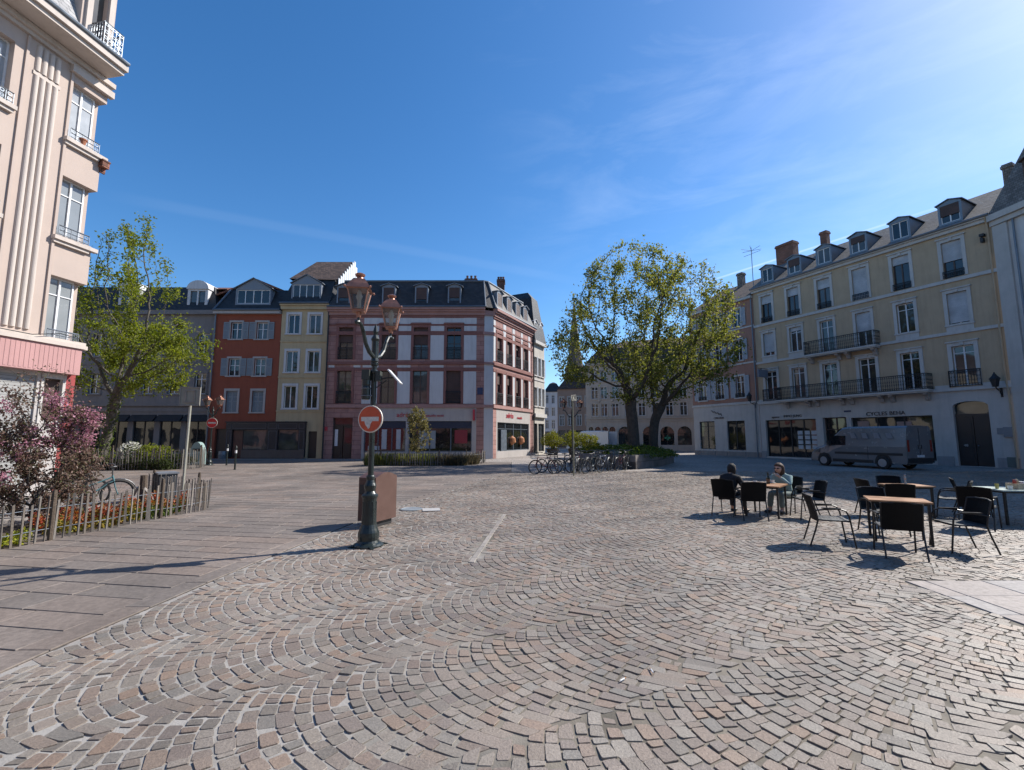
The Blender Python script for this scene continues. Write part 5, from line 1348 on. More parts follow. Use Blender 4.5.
# stone planter of the two trees
pp = [(6.55,24.4),(8.9,27.4),(10.9,31.0),(9.6,33.6),(6.0,33.4),(4.1,30.2),(4.0,27.0)]
t = thing('stone_planter', 'large low polygonal stone planter round the feet of the two big trees', 'planter', (7.5,29.3,0))
loc = [(x-7.5,y-29.3) for x,y in pp]; inn = inset(loc, .32); n = len(loc)
k = MB(); k.add([(x,y,0) for x,y in loc]+[(x,y,.74) for x,y in loc]+[(x,y,.74) for x,y in inn]+[(x,y,.55) for x,y in inn],
    [(i,(i+1)%n,n+(i+1)%n,n+i) for i in range(n)]+[(n+i,n+(i+1)%n,2*n+(i+1)%n,2*n+i) for i in range(n)]+[(2*n+i,2*n+(i+1)%n,3*n+(i+1)%n,3*n+i) for i in range(n)])
obj('rim', k, courses('planter_stone', (.23,.20,.18), .9, .37, .012, (.09,.08,.07), .15, .85, .5), t)
k = MB(); k.add([(x,y,.58) for x,y in inset(loc,.31)], [tuple(range(n))]); obj('soil', k, M['bark'], t)
g = np.random.default_rng(17); n = 5500
p = ell(g, n*2, (7.3,29.4,.6), (3.0,4.2,.62)); p = p[p[:,2] > .6][:n]
V, F_ = leaves(p, .16, g); tag(np_obj('ground_cover', V, F_, M['leaf_shrub']), 'green ground cover growing in the stone planter under the two big trees', 'ground cover', kind='stuff')
bush('shrub', 'small bright yellow-green shrub at the left end of the stone planter', (5.0,27.6,.6), (.8,.6,.35), 'leaf_golden', 700, .14, 51)
# ------------------------------------------------------------------ street lamps
M['castiron'] = paint('green_black_cast_iron', (.018,.026,.026), .32, .2, .2, 8, .06)
M['copper'] = paint('copper_sheet', (.31,.15,.105), .4, .5, .2, 9, .05)
def clearglass():
    m, nt, b = nmat('lantern_glass'); L = nt.links.new
    tr = N(nt, 'ShaderNodeBsdfTransparent'); gl = N(nt, 'ShaderNodeBsdfGlossy'); gl.inputs['Roughness'].default_value = .05
    tr.inputs[0].default_value = (.78,.80,.80,1)
    df = N(nt, 'ShaderNodeBsdfDiffuse'); df.inputs[0].default_value = (.6,.6,.58,1)
    m1 = N(nt, 'ShaderNodeMixShader'); m1.inputs[0].default_value = .08; L(tr.outputs[0], m1.inputs[1]); L(df.outputs[0], m1.inputs[2])
    fr = N(nt, 'ShaderNodeFresnel'); m2 = N(nt, 'ShaderNodeMixShader'); L(fr.outputs[0], m2.inputs[0]); L(m1.outputs[0], m2.inputs[1]); L(gl.outputs[0], m2.inputs[2])
    L(m2.outputs[0], nt.nodes['Material Output'].inputs['Surface']); return m
M['lampglass'] = clearglass()
def lantern(t, x, y, z, rot):
    """four-sided tapered copper lantern standing on its arm"""
    F = Matrix.Translation((x,y,z)) @ Matrix.Rotation(rot, 4, 'Z')
    a, c, h = .088, .15, .32
    k = MB(F); w_ = .011
    def bar(p, q): k.tube([p,q], w_, 4)
    B = [(-a,-a,.03),(a,-a,.03),(a,a,.03),(-a,a,.03)]; T = [(-c,-c,.03+h),(c,-c,.03+h),(c,c,.03+h),(-c,c,.03+h)]
    for i in range(4): bar(B[i],B[(i+1)%4]); bar(T[i],T[(i+1)%4]); bar(B[i],T[i])
    k.tube([(0,0,-.08),(0,0,.03)], [.03,.05], 8); k.box(-a,a,-a,a,.0,.02)
    o = obj('lantern', k, M['copper'], t)
    e, d = c+.03, .08; z0 = .03+h
    k = MB(F); k.add([(-e,-e,z0),(e,-e,z0),(e,e,z0),(-e,e,z0),(-.14,-.14,z0+.08),(.14,-.14,z0+.08),(.14,.14,z0+.08),(-.14,.14,z0+.08),(-d,-d,z0+.17),(d,-d,z0+.17),(d,d,z0+.17),(-d,d,z0+.17)],
        [(0,1,5,4),(1,2,6,5),(2,3,7,6),(3,0,4,7),(4,5,9,8),(5,6,10,9),(6,7,11,10),(7,4,8,11),(8,9,10,11),(3,2,1,0)])
    k.lathe([(.06,.17),(.045,.21),(.07,.225),(.08,.25),(.06,.265),(.02,.28)], 0, 0, 10, z0)
    for sx in (-1,1):
        for sy in (-1,1): k.ball((sx*(e+.005),sy*(e+.005),z0+.01), .022, n=6, m=4)
    obj('lantern_roof', k, M['copper'], o)
    k = MB(F)
    for i in range(4): k.quad(B[i],B[(i+1)%4],T[(i+1)%4],T[i])
    obj('glass_pane', k, M['lampglass'], o)
    k = MB(F); k.lathe([(.02,0),(.03,.02),(.03,.14),(.05,.2),(.02,.3)], 0, 0, 8, .05); obj('lamp_burner', k, paint('white_enamel', (.6,.6,.58), .4), o)
def lamp_post(name, label, loc, arm, group):
    t = thing(name, label, 'street lamp', loc, 0, group)
    k = MB(); k.lathe([(.23,0),(.235,.03),(.21,.05),(.17,.07),(.155,.10),(.165,.16),(.16,.22),(.135,.28),(.115,.34),(.105,.70),(.112,.74),(.125,.76),(.125,.79),(.10,.81),(.075,.85),(.09,.90),(.095,.94),(.075,.98),(.06,1.02),(.066,1.05),(.066,1.08),(.05,1.1)], 0, 0, 20)
    for i in range(8):
        a = i*math.pi/4; k.box(.10*math.cos(a)-.012,.10*math.cos(a)+.012,.10*math.sin(a)-.012,.10*math.sin(a)+.012,.36,.69)
    for i in range(4):
        a = i*math.pi/2+.5; k.hexa([(.2*math.cos(a+q),.2*math.sin(a+q),0) for q in (-.2,.2)]+[(.30*math.cos(a+q*.4),.30*math.sin(a+q*.4),0) for q in (.2,-.2)]+[(.2*math.cos(a+q),.2*math.sin(a+q),.05) for q in (-.2,.2)]+[(.30*math.cos(a+q*.4),.30*math.sin(a+q*.4),.02) for q in (.2,-.2)])
    obj('base', k, M['castiron'], t, smooth=False)
    k = MB(); k.tube([(0,0,1.08),(0,0,2.9)], [.046,.042], 14); k.lathe([(.045,0),(.062,.02),(.062,.05),(.045,.07)], 0, 0, 14, 2.72); k.lathe([(.045,0),(.062,.02),(.062,.05),(.045,.07)], 0, 0, 14, 2.85)
    obj('pole', k, M['castiron'], t, smooth=False)
    k = MB(); k.lathe([(.05,0),(.065,.03),(.055,.08),(.055,.36),(.07,.40),(.05,.44),(.03,.47),(.045,.52),(.03,.58),(.006,.66)], 0, 0, 12, 2.9); obj('finial', k, M['castiron'], t)
    ax, ay = arm
    for s in (1,-1):
        k = MB(); P = [(.05,3.0),(.18,3.05),(.30,3.16),(.38,3.32),(.46,3.43),(.55,3.46),(.60,3.44)]
        k.tube([(s*ax*u,s*ay*u,z) for u,z in P], [.035,.034,.032,.03,.028,.026,.02], 8); k.ball((s*ax*.60,s*ay*.60,3.44), .035, n=8, m=6); k.tube([(s*ax*.55,s*ay*.55,3.45),(s*ax*.55,s*ay*.55,3.56)], .02, 8)
        obj('arm', k, M['castiron'], t)
        lantern(t, s*ax*.55, s*ay*.55, 3.60, math.atan2(ay,ax)+R(20))
    return t
LG = 'copper-topped double street lamps'
lamp_post('street_lamp', 'nearest double street lamp, copper lanterns and a no-entry sign on its post', (-2.25,7.36,0), (.19,.98), LG)
lamp_post('street_lamp', 'copper double street lamp at the far left before the brick-red house', (-18.2,27.7,0), (.93,-.36), LG)
lamp_post('street_lamp', 'double street lamp standing behind the row of bicycles, before the tub shrubs', (3.95,30.0,0), (.99,.1), LG)

def round_sign(label, loc, rad, rz, col, torn):
    t = thing('no_entry_sign', label, 'road sign', loc, rz)
    F = Matrix.Rotation(R(90), 4, 'X')
    k = MB(F); k.lathe([(rad,-.012),(rad+.004,0),(rad,.012)], 0, 0, 36); obj('rim', k, paint('white_sign_rim', (.58,.54,.47), .45), t)
    k = MB(F); k.lathe([(rad*.93,.013),(rad*.93,.0155)], 0, 0, 36); obj('disc', k, col, t)
    k = MB(); k.box(-rad*.72,rad*.72,-.021,-.017,-rad*.16,rad*.16)
    if torn: k.xz([(-rad*.45,-rad*.16),(-rad*.36,-rad*.45),(-rad*.22,-rad*.58),(-rad*.12,-rad*.74),(rad*.02,-rad*.62),(rad*.06,-rad*.36),(rad*.2,-rad*.16)], -.0195, -.0165)
    obj('white_bar', k, paint('white_bar', (.52,.50,.46), .5, var=.2, scale=30), t)
    k = MB(); k.box(-.05,.05,.012,.03,-.04,.04); obj('clamp', k, M['iron'], t)
    return t
sign_red = paint('faded_sign_red', (.50,.075,.025), .45, var=.15, scale=10)
round_sign('large faded no-entry sign with a torn sticker, on the post of the nearest street lamp', (-2.255,7.27,1.985), .215, R(-14), sign_red, True)
round_sign('small bright no-entry sign on the post of the far left street lamp', (-18.14,27.6,2.55), .30, R(10), paint('bright_sign_red', (.50,.02,.025), .4), False)
t = thing('loudspeaker', 'black cylinder loudspeaker strapped beside a box high on the nearest lamp post', 'loudspeaker', (-2.25,7.36,0))
k = MB(); k.lathe([(.06,2.30),(.068,2.32),(.07,2.5),(.062,2.52),(.07,2.54),(.07,2.66),(.05,2.69)], -.11, -.04, 12); obj('cylinder', k, M['castiron'], t)
k = MB(); k.box(-.17,-.045,-.11,.06,2.62,2.78); k.box(.045,.12,-.08,.05,2.6,2.76); obj('junction_box', k, paint('olive_black_box', (.03,.036,.03), .6), t)
k = MB()
for z in (2.36,2.48): k.ring((-.11,-.04,z), .073, .006, 'z', 14, 4)
k.tube([(-.07,-.1,2.36),(.0,-.07,2.36)], .008, 4); obj('strap', k, M['zinc'], t)
t = thing('flat_panel', 'tilted flat white panel bracketed to the right of the nearest lamp post', 'panel', (-2.25,7.36,0))
k = MB(Matrix.Translation((.33,.05,2.68)) @ Matrix.Rotation(R(48), 4, 'Y')); k.box(-.15,.15,-.10,.10,-.01,.01); obj('panel', k, paint('white_plastic_panel', (.62,.62,.62), .4), t)
k = MB(); k.tube([(.045,0,2.62),(.2,.03,2.66),(.35,.05,2.67)], .014, 6); k.tube([(.045,0,2.5),(.2,.03,2.62)], .01, 6); obj('bracket', k, M['iron'], t)

# cabinet behind the lamp, sign posts, bollards, covers
ca = math.atan2(8.67-8.88, -2.55+2.97)
t = thing('litter_cabinet', 'brown metal litter cabinet with an arched lid, behind the nearest lamp post', 'litter bin', (-2.62,9.08,0), ca+R(4))
k = MB(); n = 10
P = [(-.32,.12),(.32,.12)]+[(.32-.64*i/n, .93+.09*math.sin(math.pi*i/n)) for i in range(n+1)]
k.yz(P, -.20, .20); body = obj('body', k, paint('brown_coated_metal', (.10,.052,.04), .5, .0, .12, 5, .05), t)
k = MB(); k.box(-.15,.15,-.25,.25,0,.12); obj('plinth', k, M['black'], t)
k = MB(); k.box(-.16,.16,-.335,-.318,.62,.80); obj('slot', k, M['black'], t)
k = MB(); k.box(-.16,.16,-.328,-.319,.2,.9); obj('door', k, paint('dark_brown_metal', (.075,.038,.03), .5), t)
def back_sign(label, loc, h, w_, hh, col, tilt, lean, turn=R(8)):
    t = thing('sign_post', label, 'sign', loc, 0)
    k = MB(); k.tube([(0,0,0),(lean*h,0,h)], .03, 10); obj('post', k, col, t)
    k = MB(Matrix.Translation((lean*h,-.0,h-hh/2)) @ Matrix.Rotation(tilt, 4, 'Y') @ Matrix.Rotation(turn, 4, 'Z')); k.box(-w_/2,w_/2,-.055,-.035,-hh/2,hh/2)
    o = obj('sign_plate', k, plaster('sign_back', (.28,.265,.21), .6, .15, 6, .1), t)
    k = MB(Matrix.Translation((lean*h,-.0,h-hh/2)) @ Matrix.Rotation(tilt, 4, 'Y') @ Matrix.Rotation(turn, 4, 'Z'))
    for bx in ((-w_/2,w_/2,-hh/2,-hh/2+.02),(-w_/2,w_/2,hh/2-.02,hh/2),(-w_/2,-w_/2+.02,-hh/2,hh/2),(w_/2-.02,w_/2,-hh/2,hh/2),(-w_*.22,w_*.26,hh*.28,hh*.34),(-w_*.22,w_*.26,-hh*.34,-hh*.28),(-w_*.22,-w_*.17,-hh*.3,hh*.3),(w_*.21,w_*.26,-hh*.3,hh*.3)):
        k.box(bx[0],bx[1],-.075,-.054,bx[2],bx[3])
    obj('stiffener', k, paint('dull_aluminium', (.25,.24,.215), .5, .4), o)
    return t
back_sign('tall pale sign post at the fence corner, seen from behind its square plate', (-7.92,11.15,0), 2.92, .46, .46, paint('pale_galvanised', (.37,.36,.30), .5, .3), 0, .012)
back_sign('beige-topped sign post standing among the parked bicycles', (2.70,20.2,0), 3.55, .40, .26, paint('greenish_post', (.22,.215,.15), .5, .2), R(-12), .0, R(48))
for i, (x, y, lb) in enumerate(((-17.15,27.7,'left of two slim black bollards with a white band before the red house'),(-14.35,23.9,'right of two slim black bollards with a white band before the red house'))):
    t = thing('bollard', lb, 'bollard', (x,y,0), 0, 'slim bollards before the red house')
    k = MB(); k.lathe([(.06,0),(.06,.05),(.045,.06),(.04,1.0),(.05,1.03),(.05,1.14),(.035,1.17),(.045,1.2),(.02,1.25)], 0, 0, 12); obj('shaft', k, M['castiron'], t)
    k = MB(); k.lathe([(.0505,.87),(.0505,1.02)], 0, 0, 12); obj('white_band', k, M['whitewood'], t)
t = thing('recycling_bank', 'pale green round-topped recycling bank beside the far left street lamp', 'recycling bin', (-19.25,28.2,0), R(8))
k = MB(); n = 14; k.xz([(-.36,.04),(.36,.04)]+[(.36*math.cos(math.pi*i/n)**1.0 if i != n/2 else 0, .55+.85*math.sin(math.pi*i/n)) for i in range(n+1)], -.22, .22); obj('body', k, paint('pale_green_plastic', (.22,.31,.30), .5), t)
k = MB(); k.box(-.2,.2,-.235,-.215,.85,1.0); obj('slot', k, M['black'], t)
k = MB(); k.box(-.30,.30,-.2,.2,0,.04); obj('foot', k, M['black'], t)
t = thing('planter_box', 'dark slatted box with a pale rim just behind the near fence corner', 'planter', (-9.35,12.5,0), R(-42))
k = MB(); k.box(-.28,.28,-.2,.2,.06,.72)
for i in range(6): k.box(-.27+i*.09,-.21+i*.09,-.215,-.198,.08,.70)
obj('box', k, paint('anthracite_board', (.04,.043,.05), .6), t)
k = MB(); k.box(-.31,.31,-.23,.23,.72,.76); obj('rim', k, paint('grey_rim', (.16,.17,.19), .5), t)
t = thing('tree_stump_post', 'short dark wooden post with a pale notch standing in the flower bed', 'post', (-8.75,11.0,0))
k = MB(); k.tube([(0,0,0),(.01,0,.45),(.0,0,.80)], [.085,.08,.07], 9); obj('post', k, M['fencepost'], t)
k = MB(); k.tube([(-.3,.05,.2),(-.08,-.06,.52)], .03, 6); k.tube([(.3,.05,.15),(.08,-.06,.5)], .03, 6); obj('brace', k, paint('pale_split_wood', (.36,.33,.29), .8), t)
t = thing('manhole_cover', 'round pale metal manhole cover in the setts beyond the nearest lamp', 'manhole', (-2.36,10.95,.016))
k = MB(); k.lathe([(.26,0),(.26,.012),(.23,.013),(.225,.009),(.02,.010)], 0, 0, 28); obj('cover', k, paint('pale_worn_steel', (.38,.41,.42), .4, .5), t)
t = thing('manhole_cover', 'square pale cover plate right beside the round manhole cover', 'manhole', (-1.88,10.85,.016), R(12))
k = MB(); k.box(-.2,.2,-.2,.2,0,.012); obj('cover', k, paint('pale_concrete_cover', (.36,.35,.34), .8), t)
g = random.Random(3)
for i, (px_, py_, lb) in enumerate(((.77,3.38,'white cigarette end lying on the setts, left of the other two'),(.86+.15,3.50,'white cigarette end lying on the setts, farthest from the camera'),(.64,2.42,'white cigarette end lying on the setts nearest to the camera'))):
    t = thing('cigarette_end', lb, 'litter', (px_,py_,.024), g.uniform(0,3), 'cigarette ends on the setts')
    k = MB(); k.tube([(-.028,0,0),(.022,0,0)], .0045, 8); obj('stub', k, M['whitewood'], t)
    k = MB(); k.tube([(.022,0,0),(.036,0,0)], .0047, 8); obj('filter', k, paint('cork_tip', (.35,.18,.07), .8), t)

# ------------------------------------------------------------------ bicycles
M['rubber'] = paint('tyre_rubber', (.018,.018,.018), .8)
M['alu'] = paint('aluminium', (.11,.112,.115), .45, .5)
def bicycle(name, label, frame_m, loc, rz, group, guard=False, basket=False, lean=0):
    t = thing(name, label, 'bicycle', loc, rz, group); t.rotation_euler = (lean, 0, rz)
    r = .335; wx = .53
    for s in (-1,1):
        k = MB(); k.ring((s*wx,0,r), r-.022, .023, 'y', 26, 6); o = obj('wheel', k, M['rubber'], t)
        k = MB(); k.ring((s*wx,0,r), r-.045, .012, 'y', 26, 5); k.tube([(s*wx,-.04,r),(s*wx,.04,r)], .022, 8)
        for i in range(14):
            a = i*math.pi/7; k.tube([(s*wx,.02*(-1)**i,r),(s*wx+(r-.05)*math.cos(a),0,r+(r-.05)*math.sin(a))], .0022, 3, cap=False)
        obj('rim', k, M['alu'], o)
        if guard:
            k = MB(); k.ring((s*wx,0,r), r+.022, .016, 'y', 12, 4, R(20), R(175)); obj('mudguard', k, M['alu'], t)
    hd, bb, st = (.40,0,.78), (-.06,0,.29), (-.20,0,.74)
    k = MB()
    k.tube([hd,(.44,0,.64)], .021, 8); k.tube([(.44,0,.66),bb], .019, 8); k.tube([(.41,0,.75),st if not guard else (-.12,0,.5)], .017, 8); k.tube([bb,st,(-.215,0,.80)], .017, 8)
    for y in (-.045,.045):
        k.tube([bb,(-wx,y,r)], .010, 6); k.tube([st,(-wx,y,r)], .009, 6); k.tube([(.445,y*.5,.62),(.47,y,.5),(wx,y,r)], .011, 6)
    obj('frame', k, frame_m, t)
    k = MB(); k.tube([(.40,0,.78),(.385,0,.98)], .014, 8); k.tube([(.385,0,.98),(.44,0,1.0)], .014, 8); k.tube([(.30,-.30,1.02),(.42,-.24,1.03),(.44,0,1.0),(.42,.24,1.03),(.30,.30,1.02)], .012, 8)
    o = obj('handlebar', k, M['alu'], t)
    k = MB()
    for y in (-1,1): k.tube([(.30,.30*y,1.02),(.36,.27*y,1.025)], .017, 8)
    obj('grip', k, M['rubber'], o)
    k = MB(); k.tube([(-.20,0,.76),(-.225,0,.90)], .013, 8); k.ball((-.26,0,.925), .14, .075, .03, 12, 6); k.ball((-.14,0,.925), .11, .03, .022, 10, 6); obj('saddle', k, M['black'], t)
    k = MB(); k.ring((-.06,-.045,.29), .085, .007, 'y', 18, 4); k.tube([(-.06,-.06,.29),(.04,-.08,.16)], .01, 6); k.tube([(-.06,.06,.29),(-.16,.08,.42)], .01, 6); k.box(-.0,.09,-.17,-.08,.15,.17); k.box(-.21,-.11,.08,.17,.41,.43)
    k.tube([(-.06,-.045,.375),(-wx,-.045,r+.03)], .005, 3); k.tube([(-.06,-.045,.205),(-wx,-.045,r-.03)], .005, 3); obj('crankset', k, M['zinc'], t)
    if basket:
        k = MB()
        for z in (.72,.80,.88,.95): 
            d = .13+(z-.72)*.2; k.tube([(.50,-d,z),(.50+2*d*.8,-d,z),(.50+2*d*.8,d,z),(.50,d,z),(.50,-d,z)], .006, 4)
        for i in range(7):
            y = -.13+i*.043; k.tube([(.50,y,.72),(.50,y*1.35,.95)], .004, 3); k.tube([(.72,y,.72),(.80,y*1.35,.95)], .004, 3)
        k.box(.50,.71,-.13,.13,.715,.725); obj('basket', k, M['zinc'], t)
    else:
        k = MB(); k.tube([(-.24,-.06,.70),(-.78,-.06,.70),(-.78,.06,.70),(-.24,.06,.70)], .008, 5)
        for s in (-1,1): k.tube([(-.62,.06*s,.70),(-wx,.055*s,r)], .006, 4)
        k.box(-.76,-.30,-.008,.008,.695,.71); obj('luggage_rack', k, M['iron'], t)
    return t
fm = [paint('bike_paint_%s' % n, c, .35) for n, c in (('black',(.02,.02,.022)),('wine',(.11,.02,.03)),('petrol',(.03,.07,.09)),('silver',(.35,.36,.38)),('white',(.5,.5,.5)),('teal',(.10,.22,.24)))]
BG = 'bicycles parked by the stone planter'
spots = [(1.55,21.3,200,1,0,1,'wine-red bicycle at the left end of the parked row'),(2.35,21.7,215,0,1,0,'black bicycle with a wire basket, second in the parked row'),
 (3.05,22.3,70,3,0,0,'silver bicycle with its wheel out towards the square, third in the parked row'),(3.55,22.5,58,0,1,0,'black bicycle with mudguards in the left middle of the parked row'),
 (4.05,22.9,66,2,0,1,'petrol-blue bicycle with a front basket, in the middle of the parked row'),(4.6,23.2,52,4,0,0,'white-framed bicycle right of the middle of the parked row'),
 (5.1,23.6,62,0,1,1,'black bicycle with mudguards and basket, third from the planter corner'),(5.6,23.8,55,1,1,0,'wine-red bicycle with mudguards, second from the planter corner'),(6.05,24.1,64,0,0,0,'black bicycle with a luggage rack, next to the planter corner'),
 (1.9,22.3,30,0,0,0,'black bicycle behind the wine-red one at the left end of the row'),(3.3,23.1,75,1,1,0,'dark wine bicycle in the back row, left of the middle'),(4.4,23.9,60,2,1,0,'petrol-blue bicycle with mudguards in the back row'),(5.35,24.6,70,0,0,1,'black bicycle with a basket in the back row near the planter'),(3.8,21.7,40,0,0,0,'dark bicycle parked askew in front of the middle of the row')]
for i, (x, y, a, c, gd, bk, lb) in enumerate(spots): bicycle('bicycle', lb, fm[c], (x,y,.0), R(a), BG, gd, bk, R((-4,3,5,-3,4,-5,3,5,-4)[i % 9]))
bicycle('bicycle', 'pale teal bicycle with mudguards leaning on a black stand behind the flower bed', fm[5], (-9.95,10.9,.0), R(48), 'bicycles behind the flower bed', True, False, R(5))
bicycle('bicycle', 'dark bicycle mostly hidden by the crab apple shrub', fm[0], (-10.9,11.4,.0), R(20), 'bicycles behind the flower bed', False, False, R(4))
t = thing('bicycle_stand', 'flat black bicycle stand beside the pale teal bicycle', 'bicycle stand', (-9.72,10.55,0), R(40))
k = MB(); k.box(-.045,.045,-.02,.02,0,.95); obj('upright', k, M['black'], t)
k = MB(); k.box(-.1,.1,-.1,.1,0,.012); obj('foot_plate', k, M['black'], t)
for i, x in enumerate((2.7,4.3,5.9)):
    t = thing('bicycle_stand', ('steel hoop stand at the left end of the bicycle row','steel hoop stand in the middle of the bicycle row','steel hoop stand at the planter end of the bicycle row')[i], 'bicycle stand', (x, 21.0+.56*x-.1, 0), R(60), 'hoop stands in the bicycle row')
    k = MB(); k.tube([(-.35,0,0),(-.35,0,.65),(-.30,0,.76),(-.2,0,.8),(.2,0,.8),(.30,0,.76),(.35,0,.65),(.35,0,0)], .022, 8); obj('hoop', k, M['iron'], t)

# ------------------------------------------------------------------ vans
def van(name, label, loc, rz, body_m, L_=5.9, H_=2.32, box_open=False):
    t = thing(name, label, 'van', loc, rz)     # +x is the front
    W_ = 1.0
    xs = [(-L_/2, .42, H_*.985), (-L_/2+.08, .30, H_), (L_/2-2.35, .28, H_), (L_/2-2.0, .28, H_*.975), (L_/2-1.55, .28, H_*.80), (L_/2-1.15, .28, H_*.60), (L_/2-.95, .28, H_*.545), (L_/2-.3, .28, H_*.46), (L_/2-.06, .30, H_*.36), (L_/2, .34, H_*.26)]
    V = []; F_ = []
    for x, zb, zt in xs:
        nose = max(0, (x-(L_/2-1.0)))*.14
        wb = W_-nose; hi = max(0, min(1,(zt-1.0)/1.4)); wt = W_-nose-.13*hi
        mid = zb+(zt-zb)*.45
        ring = [(-wb,zb),(-wb-.0,mid),(-wt,zt-.10),(-wt+.10,zt),(0,zt+.02),(wt-.10,zt),(wt,zt-.10),(wb,mid),(wb,zb)]
        V += [(x,y,z) for y,z in ring]
    m = 9
    for i in range(len(xs)-1):
        for j in range(m): F_.append((i*m+j, i*m+(j+1)%m, (i+1)*m+(j+1)%m, (i+1)*m+j))
    F_ += [tuple(range(m)), tuple((len(xs)-1)*m+j for j in range(m))[::-1]]
    k = MB(); k.add(V, F_); bo = obj('body', k, body_m, t)
    bv = bo.modifiers.new('bevel', 'BEVEL'); bv.width = .03; bv.segments = 2; bv.limit_method = 'ANGLE'; bv.angle_limit = R(25)
    wr = .34; fx, rx = L_/2-.95, -L_/2+1.15
    k = MB()
    for x in (fx, rx):
        for s in (-1,1):
            P = [(x-.44,.27),(x-.40,.52),(x-.28,.72),(x,.79),(x+.28,.72),(x+.40,.52),(x+.44,.27)]; k.xz(P, s*(W_+.004), s*(W_-.08))
    obj('wheel_arch', k, M['black'], t)
    for x in (fx, rx):
        for s in (-1,1):
            F1 = Matrix.Translation((x,s*(W_-.02),wr)) @ Matrix.Rotation(R(90), 4, 'X')
            k = MB(F1); k.lathe([(wr-.06,-.11),(wr-.01,-.09),(wr,-.05),(wr,.05),(wr-.01,.09),(wr-.06,.11)], 0, 0, 24); o = obj('wheel', k, M['rubber'], t)
            k = MB(F1); k.lathe([(.21,-.118),(.19,-.12),(.08,-.10),(.02,-.11)], 0, 0, 20)
            k.lathe([(.02,.11),(.08,.10),(.19,.12),(.21,.118)], 0, 0, 20); obj('rim', k, paint('wheel_cover_silver', (.34,.34,.35), .35, .4), o)
    k = MB()
    k.box(-L_/2-.04,-L_/2+.1,-W_+.02,W_-.02,.38,.62); k.box(L_/2-.18,L_/2+.05,-W_+.18,W_-.18,.28,.62)
    for s in (-1,1): k.box(rx+.5,fx-.5,s*(W_-.01)-.012,s*(W_-.01)+.012,.30,.46); k.box(-L_/2+.2,L_/2-1.6,s*(W_+.004)-.012,s*(W_+.004)+.012,.74,.86)
    obj('bumper_trim', k, M['black'], t)
    k = MB()
    y = lambda z: W_-.13*max(0,min(1,(z-1.0)/1.4))
    for s in (-1,1):
        zt = H_*.78; zb = H_*.545
        k.add([(L_/2-2.25,s*(W_-.02),zb),(L_/2-1.10,s*(W_-.03),zb),(L_/2-1.52,s*(W_-.085),zt),(L_/2-2.25,s*(W_-.085),zt),
               (L_/2-2.25,s*(W_+.012),zb),(L_/2-1.10,s*(W_+.0),zb),(L_/2-1.52,s*(W_-.055),zt),(L_/2-2.25,s*(W_-.055),zt)], [(0,1,2,3),(4,5,6,7),(0,4,5,1),(1,5,6,2),(2,6,7,3),(3,7,4,0)])
    obj('side_window', k, M['glass'], t)
    k = MB(); k.add([(L_/2-1.10,-.84,H_*.60),(L_/2-1.10,.84,H_*.60),(L_/2-1.93,.80,H_*.955),(L_/2-1.93,-.80,H_*.955)], [(0,1,2,3)])
    for i in range(len(k.v)): k.v[i] = (k.v[i][0]+.03, k.v[i][1], k.v[i][2]+.03)
    obj('windscreen', k, M['glass'], t)
    for s in (-1,1):
        k = MB(); k.box(-L_/2-.015,-L_/2+.06,s*(W_-.13)-.07,s*(W_-.13)+.07,.95,1.55); obj('tail_light', k, paint('tail_lamp_red', (.25,.03,.02), .2), t)
        k = MB(); k.hexa([(L_/2-.62,s*.62,.80),(L_/2-.10,s*.62,.80),(L_/2-.2,s*.93,.80),(L_/2-.62,s*.97,.80),(L_/2-.66,s*.62,1.02),(L_/2-.28,s*.62,.95),(L_/2-.34,s*.91,.97),(L_/2-.66,s*.965,1.02)]); obj('headlight', k, M['alu'], t)
        k = MB(); k.box(L_/2-1.42,L_/2-1.28,s*(W_+.08)-.10,s*(W_+.08)+.10,H_*.53,H_*.53+.28); obj('wing_mirror', k, M['black'], t)
    k = MB(); k.box(-L_/2-.03,-L_/2-.005,-.26,.26,.66,.78); obj('number_plate', k, M['whitewood'], t)
    if box_open:
        for s in (-1,1):
            k = MB(); k.box(-L_/2-1.0,-L_/2-.02,s*(W_+.02)-.02,s*(W_+.02)+.02,.55,H_-.08); obj('rear_door', k, body_m, t)
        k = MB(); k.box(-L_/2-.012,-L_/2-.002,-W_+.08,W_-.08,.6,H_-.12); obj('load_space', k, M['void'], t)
    else:
        k = MB(); k.box(-L_/2-.012,-L_/2+.01,-.012,.012,.6,H_-.12)
        for s in (-1,1): k.box(-L_/2-.02,-L_/2+.01,s*.12-.02,s*.12+.02,1.1,1.3)
        for s in (-1,1): k.box(-L_/2+1.9,-L_/2+1.92,s*(W_+.002)-.004,s*(W_+.002)+.004,.5,1.2)
        obj('door_seam', k, M['black'], t)
    return t
hv = math.atan2(.95,-.31)
vc = Vector((19.25,25.9)) + Vector((.95,.31))*.98
t = van('delivery_van', 'dark grey high-roof delivery van parked in front of the bicycle shop', (vc.x, vc.y, 0), hv, paint('dark_grey_van_paint', (.22,.225,.235), .2, .35, .06, 2, 0), 5.35, 2.28)
k = MB()
for i in range(4): k.hexa([(-2.1+i*.62,.995,1.62),(-1.8+i*.62,.995,1.62),(-1.8+i*.62,1.006,1.62),(-2.1+i*.62,1.006,1.62),(-1.95+i*.62,.935,1.92),(-1.7+i*.62,.935,1.92),(-1.7+i*.62,.952,1.92),(-1.95+i*.62,.952,1.92)])
obj('side_lettering', k, paint('pale_grey_livery', (.2,.2,.21), .4), t)
van('delivery_van', 'white van with its rear doors open, parked before the arcades behind the sign post', (8.75,53.5,0), R(140), paint('white_van_paint', (.55,.56,.57), .35, 0, .03, 2, 0), 4.6, 2.4, True)
